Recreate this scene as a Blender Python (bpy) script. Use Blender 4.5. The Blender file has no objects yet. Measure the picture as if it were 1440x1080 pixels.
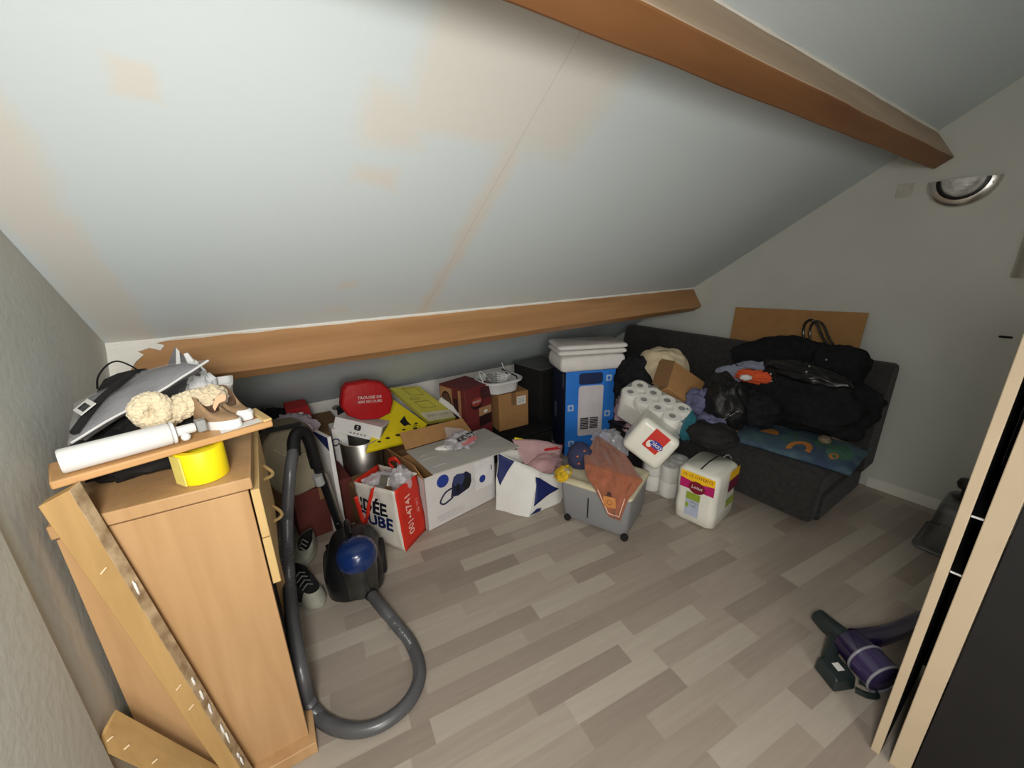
import bpy, math, random
from mathutils import Vector, Matrix, Euler, noise
random.seed(7)
V = Vector
S = bpy.context.scene
COL = S.collection

# ---------------------------------------------------------------- camera
FPX = 561.0
CX, CY = 720.0, 540.0
CAM = V((0.0, 0.0, 1.5))
_vx = V((1590 - CX, 346 - CY, FPX)).normalized()
_vz = V((755 - CX, 2320 - CY, FPX)); _vz = (_vz - _vz.dot(_vx) * _vx).normalized()
_vy = _vz.cross(_vx)
if _vy.z < 0: _vy = -_vy
RW = Matrix((_vx, _vy, -_vz))              # image axes (right, down, ahead) -> room axes
cam_d = bpy.data.cameras.new('camera'); cam_d.lens = 36.0 * FPX / 1440.0; cam_d.sensor_width = 36.0
cam_d.clip_start = 0.02
cam = bpy.data.objects.new('camera', cam_d); COL.objects.link(cam)
cm = Matrix.Identity(4)
for r in range(3):
    cm[r][0] = RW[r][0]; cm[r][1] = -RW[r][1]; cm[r][2] = -RW[r][2]; cm[r][3] = CAM[r]
cam.matrix_world = cm
S.camera = cam

# ---------------------------------------------------------------- light and exposure
S.view_settings.view_transform = 'Standard'
S.view_settings.look = 'None'
S.view_settings.gamma = 1.0
S.view_settings.use_curve_mapping = False
S.view_settings.exposure = 0.0
wd = bpy.data.worlds.new('world'); S.world = wd; wd.use_nodes = True
wd.node_tree.nodes['Background'].inputs[0].default_value = (0.8, 0.85, 1.0, 1)
wd.node_tree.nodes['Background'].inputs[1].default_value = 0.03
ld = bpy.data.lights.new('wall_spot', 'SPOT'); ld.energy = 92.0; ld.shadow_soft_size = 0.15
ld.spot_size = math.radians(168); ld.spot_blend = 0.78; ld.color = (1.0, 0.975, 0.925)
lo = bpy.data.objects.new('wall_spot', ld); COL.objects.link(lo); lo.location = (-0.20, -0.18, 1.66)
lo.rotation_euler = V((0.3, 1.1, -1.1)).to_track_quat('-Z', 'Y').to_euler()
la = bpy.data.lights.new('fill_light', 'AREA'); la.shape = 'RECTANGLE'; la.size = 1.3; la.size_y = 1.6; la.energy = 58.0; la.color = (1.0, 0.97, 0.93)  # soft fill added unseen behind the camera to lift the heap and floor
lao = bpy.data.objects.new('fill_light', la); COL.objects.link(lao); lao.location = (0.0, -1.50, 0.82)
lao.rotation_euler = V((0.45, 1.0, -0.30)).to_track_quat('-Z', 'Y').to_euler()

# ---------------------------------------------------------------- helpers
def ray(px, py): return RW @ V((px - CX, py - CY, FPX))
def U(px, py, ax, val):
    r = ray(px, py); i = 'xyz'.index(ax); t = (val - CAM[i]) / r[i]; return CAM + t * r
def UY(px, py, y): return U(px, py, 'y', y)
def UZ(px, py, z): return U(px, py, 'z', z)
def UX(px, py, x): return U(px, py, 'x', x)
def UP(px, py, n, q):
    r = ray(px, py); return CAM + (n.dot(q - CAM) / n.dot(r)) * r

def lin(c):
    c = c / 255.0
    return c / 12.92 if c <= 0.04045 else ((c + 0.055) / 1.055) ** 2.4
def rgb(*c):
    if len(c) == 1: c = c[0]
    return (lin(c[0]), lin(c[1]), lin(c[2]), 1.0)

MATS = {}
def mat(name, col, rough=0.7, metal=0.0, var=0.10, vs=8.0, bump=0.0, bs=60.0, alpha=1.0, spec=0.4, emit=0.0, coat=0.0, sheen=0.0, col2=None, stretch=None):
    """procedural material: base colour broken up by noise, optional noise bump"""
    if name in MATS: return MATS[name]
    m = bpy.data.materials.new(name); m.use_nodes = True
    nt = m.node_tree; n = nt.nodes; b = n['Principled BSDF']
    tc = n.new('ShaderNodeTexCoord'); mp = n.new('ShaderNodeMapping')
    nt.links.new(tc.outputs['Object'], mp.inputs['Vector'])
    if stretch: mp.inputs['Scale'].default_value = stretch
    nz = n.new('ShaderNodeTexNoise'); nz.inputs['Scale'].default_value = vs; nz.inputs['Detail'].default_value = 4
    nt.links.new(mp.outputs[0], nz.inputs['Vector'])
    cr = n.new('ShaderNodeValToRGB')
    c = rgb(col)
    c2 = rgb(col2) if col2 else c
    cr.color_ramp.elements[0].position = 0.3; cr.color_ramp.elements[1].position = 0.7
    cr.color_ramp.elements[0].color = tuple(x * (1 - var) for x in c[:3]) + (1,)
    cr.color_ramp.elements[1].color = tuple(min(1, x * (1 + var)) for x in c2[:3]) + (1,)
    nt.links.new(nz.outputs['Fac'], cr.inputs['Fac']); nt.links.new(cr.outputs['Color'], b.inputs['Base Color'])
    b.inputs['Roughness'].default_value = rough; b.inputs['Metallic'].default_value = metal
    b.inputs['Specular IOR Level'].default_value = spec; b.inputs['Alpha'].default_value = alpha
    b.inputs['Coat Weight'].default_value = coat
    b.inputs['Sheen Weight'].default_value = sheen
    if bump:
        n2 = n.new('ShaderNodeTexNoise'); n2.inputs['Scale'].default_value = bs; n2.inputs['Detail'].default_value = 3
        nt.links.new(tc.outputs['Object'], n2.inputs['Vector'])
        bp = n.new('ShaderNodeBump'); bp.inputs['Strength'].default_value = bump; bp.inputs['Distance'].default_value = 0.01
        nt.links.new(n2.outputs['Fac'], bp.inputs['Height']); nt.links.new(bp.outputs[0], b.inputs['Normal'])
    MATS[name] = m
    return m

def wood(name, c1, c2, axis='x', scale=6.0, rough=0.5, contrast=1.0):
    m = bpy.data.materials.new(name); m.use_nodes = True
    nt = m.node_tree; n = nt.nodes; b = n['Principled BSDF']
    tc = n.new('ShaderNodeTexCoord'); mp = n.new('ShaderNodeMapping')
    nt.links.new(tc.outputs['Object'], mp.inputs['Vector'])
    sc = {'x': (0.08, 1, 1), 'y': (1, 0.08, 1), 'z': (1, 1, 0.08)}[axis]
    mp.inputs['Scale'].default_value = sc
    nz = n.new('ShaderNodeTexNoise'); nz.inputs['Scale'].default_value = scale * 4; nz.inputs['Detail'].default_value = 6
    nz.inputs['Distortion'].default_value = 0.6
    nt.links.new(mp.outputs[0], nz.inputs['Vector'])
    cr = n.new('ShaderNodeValToRGB'); cr.color_ramp.elements[0].position = 0.25; cr.color_ramp.elements[1].position = 0.75
    cr.color_ramp.elements[0].color = rgb(c1); cr.color_ramp.elements[1].color = rgb(c2)
    nt.links.new(nz.outputs['Fac'], cr.inputs['Fac']); nt.links.new(cr.outputs['Color'], b.inputs['Base Color'])
    b.inputs['Roughness'].default_value = rough; b.inputs['Specular IOR Level'].default_value = 0.35
    return m

class MB:
    def __init__(s): s.v = []; s.f = []; s.mi = []; s.mats = []
    def m(s, mt):
        if mt not in s.mats: s.mats.append(mt)
        return s.mats.index(mt)
    def add(s, vs, fs, mt, M=None):
        o = len(s.v); k = s.m(mt)
        s.v += [(M @ V(p)) if M else V(p) for p in vs]
        s.f += [tuple(i + o for i in f) for f in fs]; s.mi += [k] * len(fs)
        return s
    def hexa(s, p, mt, M=None):   # p: 4 bottom, 4 top, same winding
        return s.add(p, [(3, 2, 1, 0), (4, 5, 6, 7), (0, 1, 5, 4), (1, 2, 6, 5), (2, 3, 7, 6), (3, 0, 4, 7)], mt, M)
    def box(s, a, b, mt, M=None):
        x0, y0, z0 = a; x1, y1, z1 = b
        return s.hexa([(x0, y0, z0), (x1, y0, z0), (x1, y1, z0), (x0, y1, z0), (x0, y0, z1), (x1, y0, z1), (x1, y1, z1), (x0, y1, z1)], mt, M)
    def slab(s, c, t, mt, up=None):   # four corners, thickness along their normal
        c = [V(p) for p in c]
        nn = ((c[2] - c[0]).cross(c[3] - c[1])).normalized()
        if up is not None and nn.dot(V(up)) < 0: nn = -nn
        return s.hexa([p - nn * t for p in c], mt) if False else s.hexa([p - nn * t for p in c] + [p.copy() for p in c], mt)
    def loft(s, rings, mt, cap0=True, cap1=True, M=None, closed=True):
        n = len(rings[0]); vs = [p for r in rings for p in r]; fs = []
        for i in range(len(rings) - 1):
            for j in range(n if closed else n - 1):
                k = (j + 1) % n
                fs.append((i * n + j, i * n + k, (i + 1) * n + k, (i + 1) * n + j))
        if cap0: fs.append(tuple(range(n - 1, -1, -1)))
        if cap1: fs.append(tuple((len(rings) - 1) * n + j for j in range(n)))
        return s.add(vs, fs, mt, M)
    def lathe(s, prof, mt, seg=24, M=None, cap0=True, cap1=True):
        rings = [[V((r * math.cos(2 * math.pi * j / seg), r * math.sin(2 * math.pi * j / seg), z)) for j in range(seg)] for r, z in prof]
        return s.loft(rings, mt, cap0, cap1, M)
    def tube(s, pts, r, mt, seg=10, cap=True, closed=False):
        pts = [V(p) for p in pts]; n = len(pts); rings = []
        rr = r if isinstance(r, (list, tuple)) else [r] * n
        up = None
        for i, p in enumerate(pts):
            d = (pts[min(i + 1, n - 1)] - pts[max(i - 1, 0)]).normalized()
            if up is None: up = V((0, 0, 1)) if abs(d.z) < 0.9 else V((1, 0, 0))
            a = d.cross(up); a = a.normalized() if a.length > 1e-6 else V((1, 0, 0))
            b = a.cross(d).normalized(); up = b
            rings.append([p + rr[i] * (math.cos(2 * math.pi * j / seg) * a + math.sin(2 * math.pi * j / seg) * b) for j in range(seg)])
        return s.loft(rings, mt, cap, cap)
    def poly(s, pts, mt, M=None): return s.add(pts, [tuple(range(len(pts)))], mt, M)
    def prism(s, pts, h, mt, M=None):   # 2D outline extruded along z
        n = len(pts)
        return s.loft([[V((x, y, 0)) for x, y in pts], [V((x, y, h)) for x, y in pts]], mt, True, True, M)
    def blob(s, c, r, mt, amp=0.12, fr=3.0, nu=28, nv=18, seed=0, flat=None, rot=0.0, fold=0.0, power=1.0):
        c = V(c); R = Matrix.Rotation(rot, 3, 'Z'); vs = []; fs = []
        for i in range(nv + 1):
            th = math.pi * i / nv
            for j in range(nu):
                ph = 2 * math.pi * j / nu
                d = V((math.sin(th) * math.cos(ph), math.sin(th) * math.sin(ph), math.cos(th)))
                e = V([math.copysign(abs(q) ** power, q) for q in d])
                k = 1 + amp * noise.noise(d * fr + V((seed * 7.3, seed, 0)))
                if fold: k += fold * abs(noise.noise(d * fr * 2.2 + V((0, seed * 3.1, 5)))) - fold * 0.3
                p = R @ V((e.x * r[0] * k, e.y * r[1] * k, e.z * r[2] * k)) + c
                if flat is not None and p.z < flat: p.z = flat + 0.002 * noise.noise(p * 30)
                vs.append(p)
        for i in range(nv):
            for j in range(nu):
                k = (j + 1) % nu
                fs.append((i * nu + j, (i + 1) * nu + j, (i + 1) * nu + k, i * nu + k))
        return s.add(vs, fs, mt)
    def grid(s, fn, nu, nv, mt):
        vs = [V(fn(i / nu, j / nv)) for j in range(nv + 1) for i in range(nu + 1)]
        fs = [(j * (nu + 1) + i, j * (nu + 1) + i + 1, (j + 1) * (nu + 1) + i + 1, (j + 1) * (nu + 1) + i) for j in range(nv) for i in range(nu)]
        return s.add(vs, fs, mt)
    def text(s, t, size, mt, M, shear=0.0, off=0.0):   # flat lettering in the local xy plane, centred
        cu = bpy.data.curves.new('lettering', 'FONT'); cu.body = t; cu.size = size; cu.align_x = 'CENTER'; cu.align_y = 'CENTER'
        cu.shear = shear; cu.offset = off; cu.resolution_u = 2
        o = bpy.data.objects.new('lettering', cu); COL.objects.link(o)
        dg = bpy.context.evaluated_depsgraph_get(); e = o.evaluated_get(dg); me = e.to_mesh()
        s.add([v.co.copy() for v in me.vertices], [tuple(p.vertices) for p in me.polygons], mt, M)
        e.to_mesh_clear(); bpy.data.objects.remove(o); bpy.data.curves.remove(cu)
        return s
    def build(s, name, parent=None, smooth=40, bevel=0.0, solid=0.0, sub=0, seg=2):
        me = bpy.data.meshes.new(name)
        P = wmat(parent).inverted() if parent else None
        me.from_pydata([tuple(P @ p) if P else tuple(p) for p in s.v], [], s.f)
        for mt in s.mats: me.materials.append(mt)
        me.polygons.foreach_set('material_index', s.mi)
        if smooth:
            me.polygons.foreach_set('use_smooth', [True] * len(me.polygons))
            me.update()
            if not sub: me.set_sharp_from_angle(angle=math.radians(smooth))
        me.update()
        o = bpy.data.objects.new(name, me); COL.objects.link(o)
        if parent: o.parent = parent
        if solid:
            md = o.modifiers.new('solid', 'SOLIDIFY'); md.thickness = solid; md.offset = 0
        if bevel:
            md = o.modifiers.new('bevel', 'BEVEL'); md.width = bevel; md.segments = seg; md.limit_method = 'ANGLE'; md.angle_limit = math.radians(40)
        if sub:
            md = o.modifiers.new('sub', 'SUBSURF'); md.levels = sub; md.render_levels = sub
        return o

def wmat(o):
    m = Matrix.LocRotScale(o.location, o.rotation_euler, None)
    return (wmat(o.parent) @ m) if o.parent else m
def tag(o, label=None, cat=None, group=None, kind=None):
    if label: o['label'] = label
    if cat: o['category'] = cat
    if group: o['group'] = group
    if kind: o['kind'] = kind
    return o
def thing(name, label, cat, loc=(0, 0, 0), yaw=0.0, group=None):
    o = bpy.data.objects.new(name, None); COL.objects.link(o)
    o.location = loc; o.rotation_euler = (0, 0, yaw); o.empty_display_size = 0.05
    return tag(o, label, cat, group)
def struct(o): o['kind'] = 'structure'; return o
def TR(loc, yaw=0.0, pitch=0.0, roll=0.0):   # yaw about z last, then pitch about x, roll about y
    return Matrix.Translation(V(loc)) @ Matrix.Rotation(yaw, 4, 'Z') @ Matrix.Rotation(pitch, 4, 'X') @ Matrix.Rotation(roll, 4, 'Y')
def frame(o, ex, ey):   # matrix with origin o, x axis ex, y axis ~ey
    ex = V(ex).normalized(); ez = ex.cross(V(ey)).normalized(); ey = ez.cross(ex)
    M = Matrix.Identity(4)
    for r in range(3): M[r][0] = ex[r]; M[r][1] = ey[r]; M[r][2] = ez[r]; M[r][3] = V(o)[r]
    return M
def rrect(w, h, r, n=5):   # rounded rectangle outline, centred
    pts = []
    for cx, cy, a in ((w / 2 - r, h / 2 - r, 0), (-w / 2 + r, h / 2 - r, 90), (-w / 2 + r, -h / 2 + r, 180), (w / 2 - r, -h / 2 + r, 270)):
        for k in range(n + 1):
            t = math.radians(a + 90 * k / n); pts.append((cx + r * math.cos(t), cy + r * math.sin(t)))
    return pts
def spline(pts, n=8):   # Catmull-Rom through points
    pts = [V(p) for p in pts]; out = []
    P = [pts[0]] + pts + [pts[-1]]
    for i in range(1, len(P) - 2):
        for k in range(n):
            t = k / n; a, b, c, d = P[i - 1], P[i], P[i + 1], P[i + 2]
            out.append(0.5 * ((2 * b) + (c - a) * t + (2 * a - 5 * b + 4 * c - d) * t * t + (3 * b - a - 3 * c + d) * t ** 3))
    out.append(pts[-1]); return out
def nz(p, s=1.0, seed=0.0): return noise.noise(V(p) * s + V((seed, seed * 1.7, -seed)))

# ---------------------------------------------------------------- room materials
def slope_material():
    m = bpy.data.materials.new('slope_plaster'); m.use_nodes = True
    nt = m.node_tree; n = nt.nodes; L = nt.links; b = n['Principled BSDF']
    def math_(op, a, c=None, clamp=False):
        q = n.new('ShaderNodeMath'); q.operation = op; q.use_clamp = clamp
        for i, x in enumerate((a, c)):
            if x is None: continue
            if isinstance(x, (int, float)): q.inputs[i].default_value = x
            else: L.new(x, q.inputs[i])
        return q.outputs[0]
    tc = n.new('ShaderNodeTexCoord')
    nzn = n.new('ShaderNodeTexNoise'); nzn.inputs['Scale'].default_value = 5; nzn.inputs['Detail'].default_value = 3
    L.new(tc.outputs['Object'], nzn.inputs['Vector'])
    sub = n.new('ShaderNodeVectorMath'); sub.operation = 'SUBTRACT'; sub.inputs[1].default_value = (0.5, 0.5, 0.5); L.new(nzn.outputs['Color'], sub.inputs[0])
    scl = n.new('ShaderNodeVectorMath'); scl.operation = 'SCALE'; scl.inputs['Scale'].default_value = 0.10; L.new(sub.outputs[0], scl.inputs[0])
    ad = n.new('ShaderNodeVectorMath'); ad.operation = 'ADD'; L.new(tc.outputs['Object'], ad.inputs[0]); L.new(scl.outputs[0], ad.inputs[1])
    sp = n.new('ShaderNodeSeparateXYZ'); L.new(ad.outputs[0], sp.inputs[0])
    sx, ss = sp.outputs[0], sp.outputs[1]
    # filler patches: centre along the room, centre up the slope, half sizes, edge softness
    pats = [(-0.345, 1.0, 0.065, 3.0, 0.02), (-0.09, 1.09, 0.028, 0.045, 0.012), (0.42, 1.10, 0.085, 0.075, 0.03), (0.405, 0.91, 0.062, 0.032, 0.02),
            (0.62, 1.26, 0.18, 0.19, 0.03), (0.88, 1.28, 0.15, 0.22, 0.06), (0.80, 0.55, 0.036, 0.62, 0.02), (0.40, 0.335, 0.03, 0.03, 0.02), (0.36, 0.12, 0.04, 0.02, 0.02)]
    tot = None
    for cx, cs, hx, hs, sf in pats:
        dx = math_('SUBTRACT', math_('ABSOLUTE', math_('SUBTRACT', sx, cx)), hx)
        ds = math_('SUBTRACT', math_('ABSOLUTE', math_('SUBTRACT', ss, cs)), hs)
        d = math_('MAXIMUM', dx, ds)
        k = math_('DIVIDE', math_('SUBTRACT', sf, d), 2 * sf, True)
        tot = k if tot is None else math_('MAXIMUM', tot, k)
    mix = n.new('ShaderNodeMix'); mix.data_type = 'RGBA'
    L.new(tot, mix.inputs[0]); mix.inputs[6].default_value = rgb(200, 209, 211); mix.inputs[7].default_value = rgb(206, 204, 197)
    # joint groove
    sp2 = n.new('ShaderNodeSeparateXYZ'); L.new(tc.outputs['Object'], sp2.inputs[0])
    gd = math_('ABSOLUTE', math_('SUBTRACT', sp2.outputs[0], 0.80))
    gk = math_('DIVIDE', math_('SUBTRACT', 0.0032, gd), 0.0018, True)
    gk = math_('MULTIPLY', gk, 0.18)
    mix2 = n.new('ShaderNodeMix'); mix2.data_type = 'RGBA'; L.new(gk, mix2.inputs[0]); L.new(mix.outputs[2], mix2.inputs[6]); mix2.inputs[7].default_value = rgb(140, 128, 112)
    L.new(mix2.outputs[2], b.inputs['Base Color']); b.inputs['Roughness'].default_value = 0.8; b.inputs['Specular IOR Level'].default_value = 0.2
    n3 = n.new('ShaderNodeTexNoise'); n3.inputs['Scale'].default_value = 40; L.new(tc.outputs['Object'], n3.inputs['Vector'])
    bp = n.new('ShaderNodeBump'); bp.inputs['Strength'].default_value = 0.06; bp.inputs['Distance'].default_value = 0.01; L.new(n3.outputs['Fac'], bp.inputs['Height']); L.new(bp.outputs[0], b.inputs['Normal'])
    return m

def floor_material():
    m = bpy.data.materials.new('floor_planks'); m.use_nodes = True
    nt = m.node_tree; n = nt.nodes; L = nt.links; b = n['Principled BSDF']
    def math_(op, a, c=None, clamp=False):
        q = n.new('ShaderNodeMath'); q.operation = op; q.use_clamp = clamp
        for i, x in enumerate((a, c)):
            if x is None: continue
            if isinstance(x, (int, float)): q.inputs[i].default_value = x
            else: L.new(x, q.inputs[i])
        return q.outputs[0]
    tc = n.new('ShaderNodeTexCoord'); mp = n.new('ShaderNodeMapping'); mp.inputs['Rotation'].default_value = (0, 0, math.radians(7.5))
    L.new(tc.outputs['Object'], mp.inputs['Vector'])
    sp = n.new('ShaderNodeSeparateXYZ'); L.new(mp.outputs[0], sp.inputs[0])
    row = math_('FLOOR', math_('DIVIDE', sp.outputs[1], 0.083))
    wn = n.new('ShaderNodeTexWhiteNoise'); wn.noise_dimensions = '1D'; L.new(row, wn.inputs['W'])
    xo = math_('ADD', math_('DIVIDE', sp.outputs[0], 0.42), math_('MULTIPLY', wn.outputs['Value'], 7.0))
    colm = math_('FLOOR', xo)
    cb = n.new('ShaderNodeCombineXYZ'); L.new(row, cb.inputs[0]); L.new(colm, cb.inputs[1])
    w2 = n.new('ShaderNodeTexWhiteNoise'); w2.noise_dimensions = '2D'; L.new(cb.outputs[0], w2.inputs['Vector'])
    # grain
    mp2 = n.new('ShaderNodeMapping'); mp2.inputs['Scale'].default_value = (1.6, 22, 1); L.new(mp.outputs[0], mp2.inputs['Vector'])
    ad = n.new('ShaderNodeVectorMath'); ad.operation = 'ADD'; L.new(mp2.outputs[0], ad.inputs[0]); L.new(w2.outputs['Color'], ad.inputs[1])
    g = n.new('ShaderNodeTexNoise'); g.inputs['Scale'].default_value = 2.2; g.inputs['Detail'].default_value = 6; g.inputs['Roughness'].default_value = 0.65; L.new(ad.outputs[0], g.inputs['Vector'])
    fac = math_('ADD', math_('MULTIPLY', w2.outputs['Value'], 0.62), math_('MULTIPLY', g.outputs['Fac'], 0.45), True)
    cr = n.new('ShaderNodeValToRGB'); L.new(fac, cr.inputs['Fac'])
    e = cr.color_ramp.elements
    e[0].position = 0.1; e[0].color = rgb(136, 124, 113)
    e[1].position = 0.9; e[1].color = rgb(177, 168, 155)
    x = cr.color_ramp.elements.new(0.5); x.color = rgb(157, 145, 133)
    L.new(cr.outputs['Color'], b.inputs['Base Color']); b.inputs['Roughness'].default_value = 0.5; b.inputs['Specular IOR Level'].default_value = 0.3
    return m

M_wall = mat('wall_paint', (198, 199, 192), 0.85, var=0.04, vs=3, bump=0.12, bs=45, spec=0.2)
M_slope = slope_material()
M_white = mat('white_paint', (225, 222, 214), 0.6, var=0.03)
M_beam = wood('beam_varnish', (152, 110, 70), (184, 140, 96), 'x', 3.0, 0.55)
M_beam2 = wood('beam_varnish_dark', (112, 74, 44), (142, 98, 60), 'x', 3.0, 0.55)
M_beamp = wood('beam_pale', (166, 142, 118), (190, 168, 144), 'x', 3.0, 0.7)
M_caulk = mat('white_caulk', (228, 226, 218), 0.7, var=0.04, bump=0.3, bs=90)

# ---------------------------------------------------------------- room shell
XL, XR = -0.425, 3.268
NI = V((0, -0.558, -0.830)); TD = V((0, 0.830, -0.558))   # into the room, down the slope
SQ = V((0, 2.033, 1.227))
def sl(x, s, h=0.0):   # point on the slope: x along, s up the slope, h into the room
    p = SQ - TD * s + NI * h; return V((x, p.y, p.z))
YK, YF = 3.08, -1.55
ZK = 1.227 - 0.673 * (YK - 2.033)
s_k = -(YK - 2.033) / 0.830
s_r = (2.033 + 0.35) / 0.830      # ridge at y = -0.35
RID = sl(0, s_r)
zf = 0.85
b_ = MB(); b_.box((XL - 0.1, YF - 0.1, -0.06), (XR + 0.1, YK + 0.1, 0), floor_material()); struct(b_.build('floor', smooth=0))
# gable walls, thick, pentagon outline
def gable(x0, x1, name):
    o = [(YF, 0), (YK, 0), (YK, ZK), (RID.y, RID.z), (YF, RID.z - 0.673 * (RID.y - YF))]
    m = MB(); m.loft([[V((x0, y, z)) for y, z in o], [V((x1, y, z)) for y, z in o]], M_wall); return struct(m.build(name, smooth=0))
gable(XL - 0.1, XL, 'wall_left'); gable(XR, XR + 0.1, 'wall_right')
m = MB(); m.box((XL, YK, 0), (XR, YK + 0.1, ZK), M_white); struct(m.build('wall_back', smooth=0))
m = MB(); m.box((XL, YF - 0.1, 0), (XR, YF, RID.z - 0.673 * (RID.y - YF)), M_wall); struct(m.build('wall_front', smooth=0))
# sloping ceiling: local x along the room, local y up the slope from the lower beam
MS = frame(V((0, SQ.y, SQ.z)), (1, 0, 0), -TD)
m = MB(); m.hexa([MS @ V(p) for p in ((XL - .1, s_k - .1, 0), (XR + .1, s_k - .1, 0), (XR + .1, s_r, 0), (XL - .1, s_r, 0), (XL - .1, s_k - .1, .08), (XR + .1, s_k - .1, .08), (XR + .1, s_r, .08), (XL - .1, s_r, .08))], M_slope)
me_inv = MS.inverted(); m.v = [me_inv @ p for p in m.v]
ceil = m.build('ceiling', smooth=0); ceil.matrix_world = MS; struct(ceil)
if (MS.to_3x3() @ V((0, 0, 1))).dot(NI) > 0:      # slab must lie outside the room
    for v in ceil.data.vertices: v.co.z = -v.co.z
    ceil.data.flip_normals()
m = MB(); zz = RID.z - 0.673 * (RID.y - YF)
m.hexa([(XL - .1, YF - .1, zz - .0673), (XR + .1, YF - .1, zz - .0673), (XR + .1, RID.y, RID.z), (XL - .1, RID.y, RID.z), (XL - .1, YF - .1, zz + .03), (XR + .1, YF - .1, zz + .03), (XR + .1, RID.y, RID.z + .1), (XL - .1, RID.y, RID.z + .1)], M_wall)
struct(m.build('ceiling_far', smooth=0))
# purlins
def purlin(s0, w, d, name, wd):
    m = MB(); N = 40; rings = []
    for i in range(N + 1):
        x = XL + (XR - XL) * i / N
        j = lambda k: 0.003 * nz((x * 4, k * 5.0, s0), 1.0)
        rings.append([sl(x, s0 + j(1), -0.005), sl(x, s0 + j(2), d + j(3)), sl(x, s0 - w + j(4), d + j(5)), sl(x, s0 - w + j(6), -0.005)])
    m.loft(rings, wd)
    if s0 > 1:      # the upper beam's ridge-side face gets a paler wood
        k = m.m(M_beamp)
        for i, f in enumerate(m.f):
            if len(f) == 4 and set(v % 4 for v in f) == {0, 1}: m.mi[i] = k
    return struct(m.build(name, bevel=0.006, smooth=30))
b1 = purlin(0.0, 0.085, 0.178, 'trim_1', M_beam)
b2 = purlin((2.033 - 0.729) / 0.830, 0.083, 0.170, 'trim_2', M_beam2)
# bead of filler along the top edge of each beam, thicker smear at the left end
def caulk(beam, s0, r, name):
    m = MB(); pts = []; rr = []
    for i in range(121):
        x = XL + (XR - XL) * i / 120
        pts.append(sl(x, s0 + 0.001, 0.003)); rr.append(r * (1 + 0.5 * nz((x * 9, s0, 0), 1.0)))
    m.tube(pts, rr, M_caulk, 6)
    if s0 == 0:
        out = [(-0.01, -0.004), (0.0, 0.12), (0.0, 0.185), (0.045, 0.185), (0.055, 0.12), (0.075, 0.085), (0.10, 0.06), (0.085, 0.045), (0.12, 0.035), (0.15, 0.05), (0.165, 0.03), (0.14, 0.018), (0.20, 0.008), (0.22, -0.004)]
        a = [sl(XL + x, 0.002, h) for x, h in out]; c = [sl(XL + x, 0.006, h) for x, h in out]
        m.loft([a, c], M_caulk)
    o = m.build(name, beam); return o
caulk(b1, 0.0, 0.008, 'filler_bead'); caulk(b2, (2.033 - 0.729) / 0.830, 0.007, 'filler_bead')
# skirting on the right wall
m = MB(); m.box((XR - 0.012, YF, 0), (XR, 0.62, 0.07), M_white); struct(m.build('baseboard_right', bevel=0.003))
# vertical plaster ridge on the left wall where the wall steps out towards the door
m = MB(); m.box((XL, YF, 0), (XL + 0.010, 1.0, 1.95), M_wall); struct(m.build('trim_3', bevel=0.006, seg=3))

# ---------------------------------------------------------------- helpers for placed things
def CP(px, py, D):   # point seen at a pixel, D metres ahead
    return CAM + RW @ V(((px - CX) / FPX * D, (py - CY) / FPX * D, D))
def depth(p): return (RW.transposed() @ (V(p) - CAM)).z
def CV(a, b, c, D): return RW @ V((a, b, c)) * (D / FPX)
def obox(mb, P, e1, e2, e3, mt): return mb.hexa([P, P + e1, P + e1 + e2, P + e2, P + e3, P + e1 + e3, P + e1 + e2 + e3, P + e2 + e3], mt)
def pface(pxs, y, dep, mt, dirv=(0, 1, 0)):   # upright outline standing at distance y, real thickness dep
    m = MB(); a = [UY(px, py, y) for px, py in pxs]; d = V(dirv).normalized() * dep
    m.loft([a, [p + d for p in a]], mt); return m

# ---------------------------------------------------------------- materials
M_beech = wood('beech', (174, 136, 93), (194, 156, 112), 'z', 5, 0.45)
M_beech_e = mat('beech_edge', (204, 172, 116), 0.5, var=0.05)
M_board = wood('board_oak', (188, 142, 92), (206, 162, 110), 'x', 6, 0.45)
M_plank = wood('raw_plank', (164, 130, 80), (188, 152, 98), 'z', 7, 0.7)
M_plank_e = mat('plank_edge', (146, 120, 86), 0.8, var=0.2, vs=30, col2=(182, 160, 128))
M_splinter = mat('splinter', (235, 215, 180), 0.8)
M_black = mat('black_plastic', (17, 17, 19), 0.4, var=0.15)
M_blackm = mat('black_matte', (26, 25, 25), 0.85, var=0.2)
M_dark = mat('dark_gap', (16, 15, 14), 0.9)
M_grey = mat('grey_plastic', (150, 150, 148), 0.5, var=0.05)
M_whitep = mat('white_plastic', (222, 222, 220), 0.45, var=0.04)
M_yellow = mat('yellow', (246, 222, 22), 0.5, var=0.05)
M_red = mat('red', (190, 26, 30), 0.55, var=0.1)
M_paper = mat('white_paper', (226, 224, 220), 0.8, var=0.03)
M_card = mat('cardboard', (166, 124, 78), 0.85, var=0.06, vs=20)
M_cardd = mat('cardboard_dark', (126, 94, 62), 0.85, var=0.06, vs=20)
M_film = mat('clear_film', (235, 235, 240), 0.12, alpha=0.22, spec=0.8, bump=0.7, bs=22)
M_film2 = mat('milky_film', (225, 222, 228), 0.18, alpha=0.40, spec=0.8, bump=0.8, bs=18)
M_steel = mat('brushed_steel', (200, 197, 190), 0.36, metal=1.0, var=0.05)
M_navy = mat('navy', (24, 36, 92), 0.6, var=0.08)
M_blue = mat('bright_blue', (44, 124, 218), 0.5, var=0.06)
M_ink = mat('black_ink', (24, 24, 30), 0.7)
M_sofa = mat('sofa_fabric', (56, 55, 54), 0.95, var=0.2, vs=40, bump=0.3, bs=200, spec=0.1, sheen=0.1)
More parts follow.
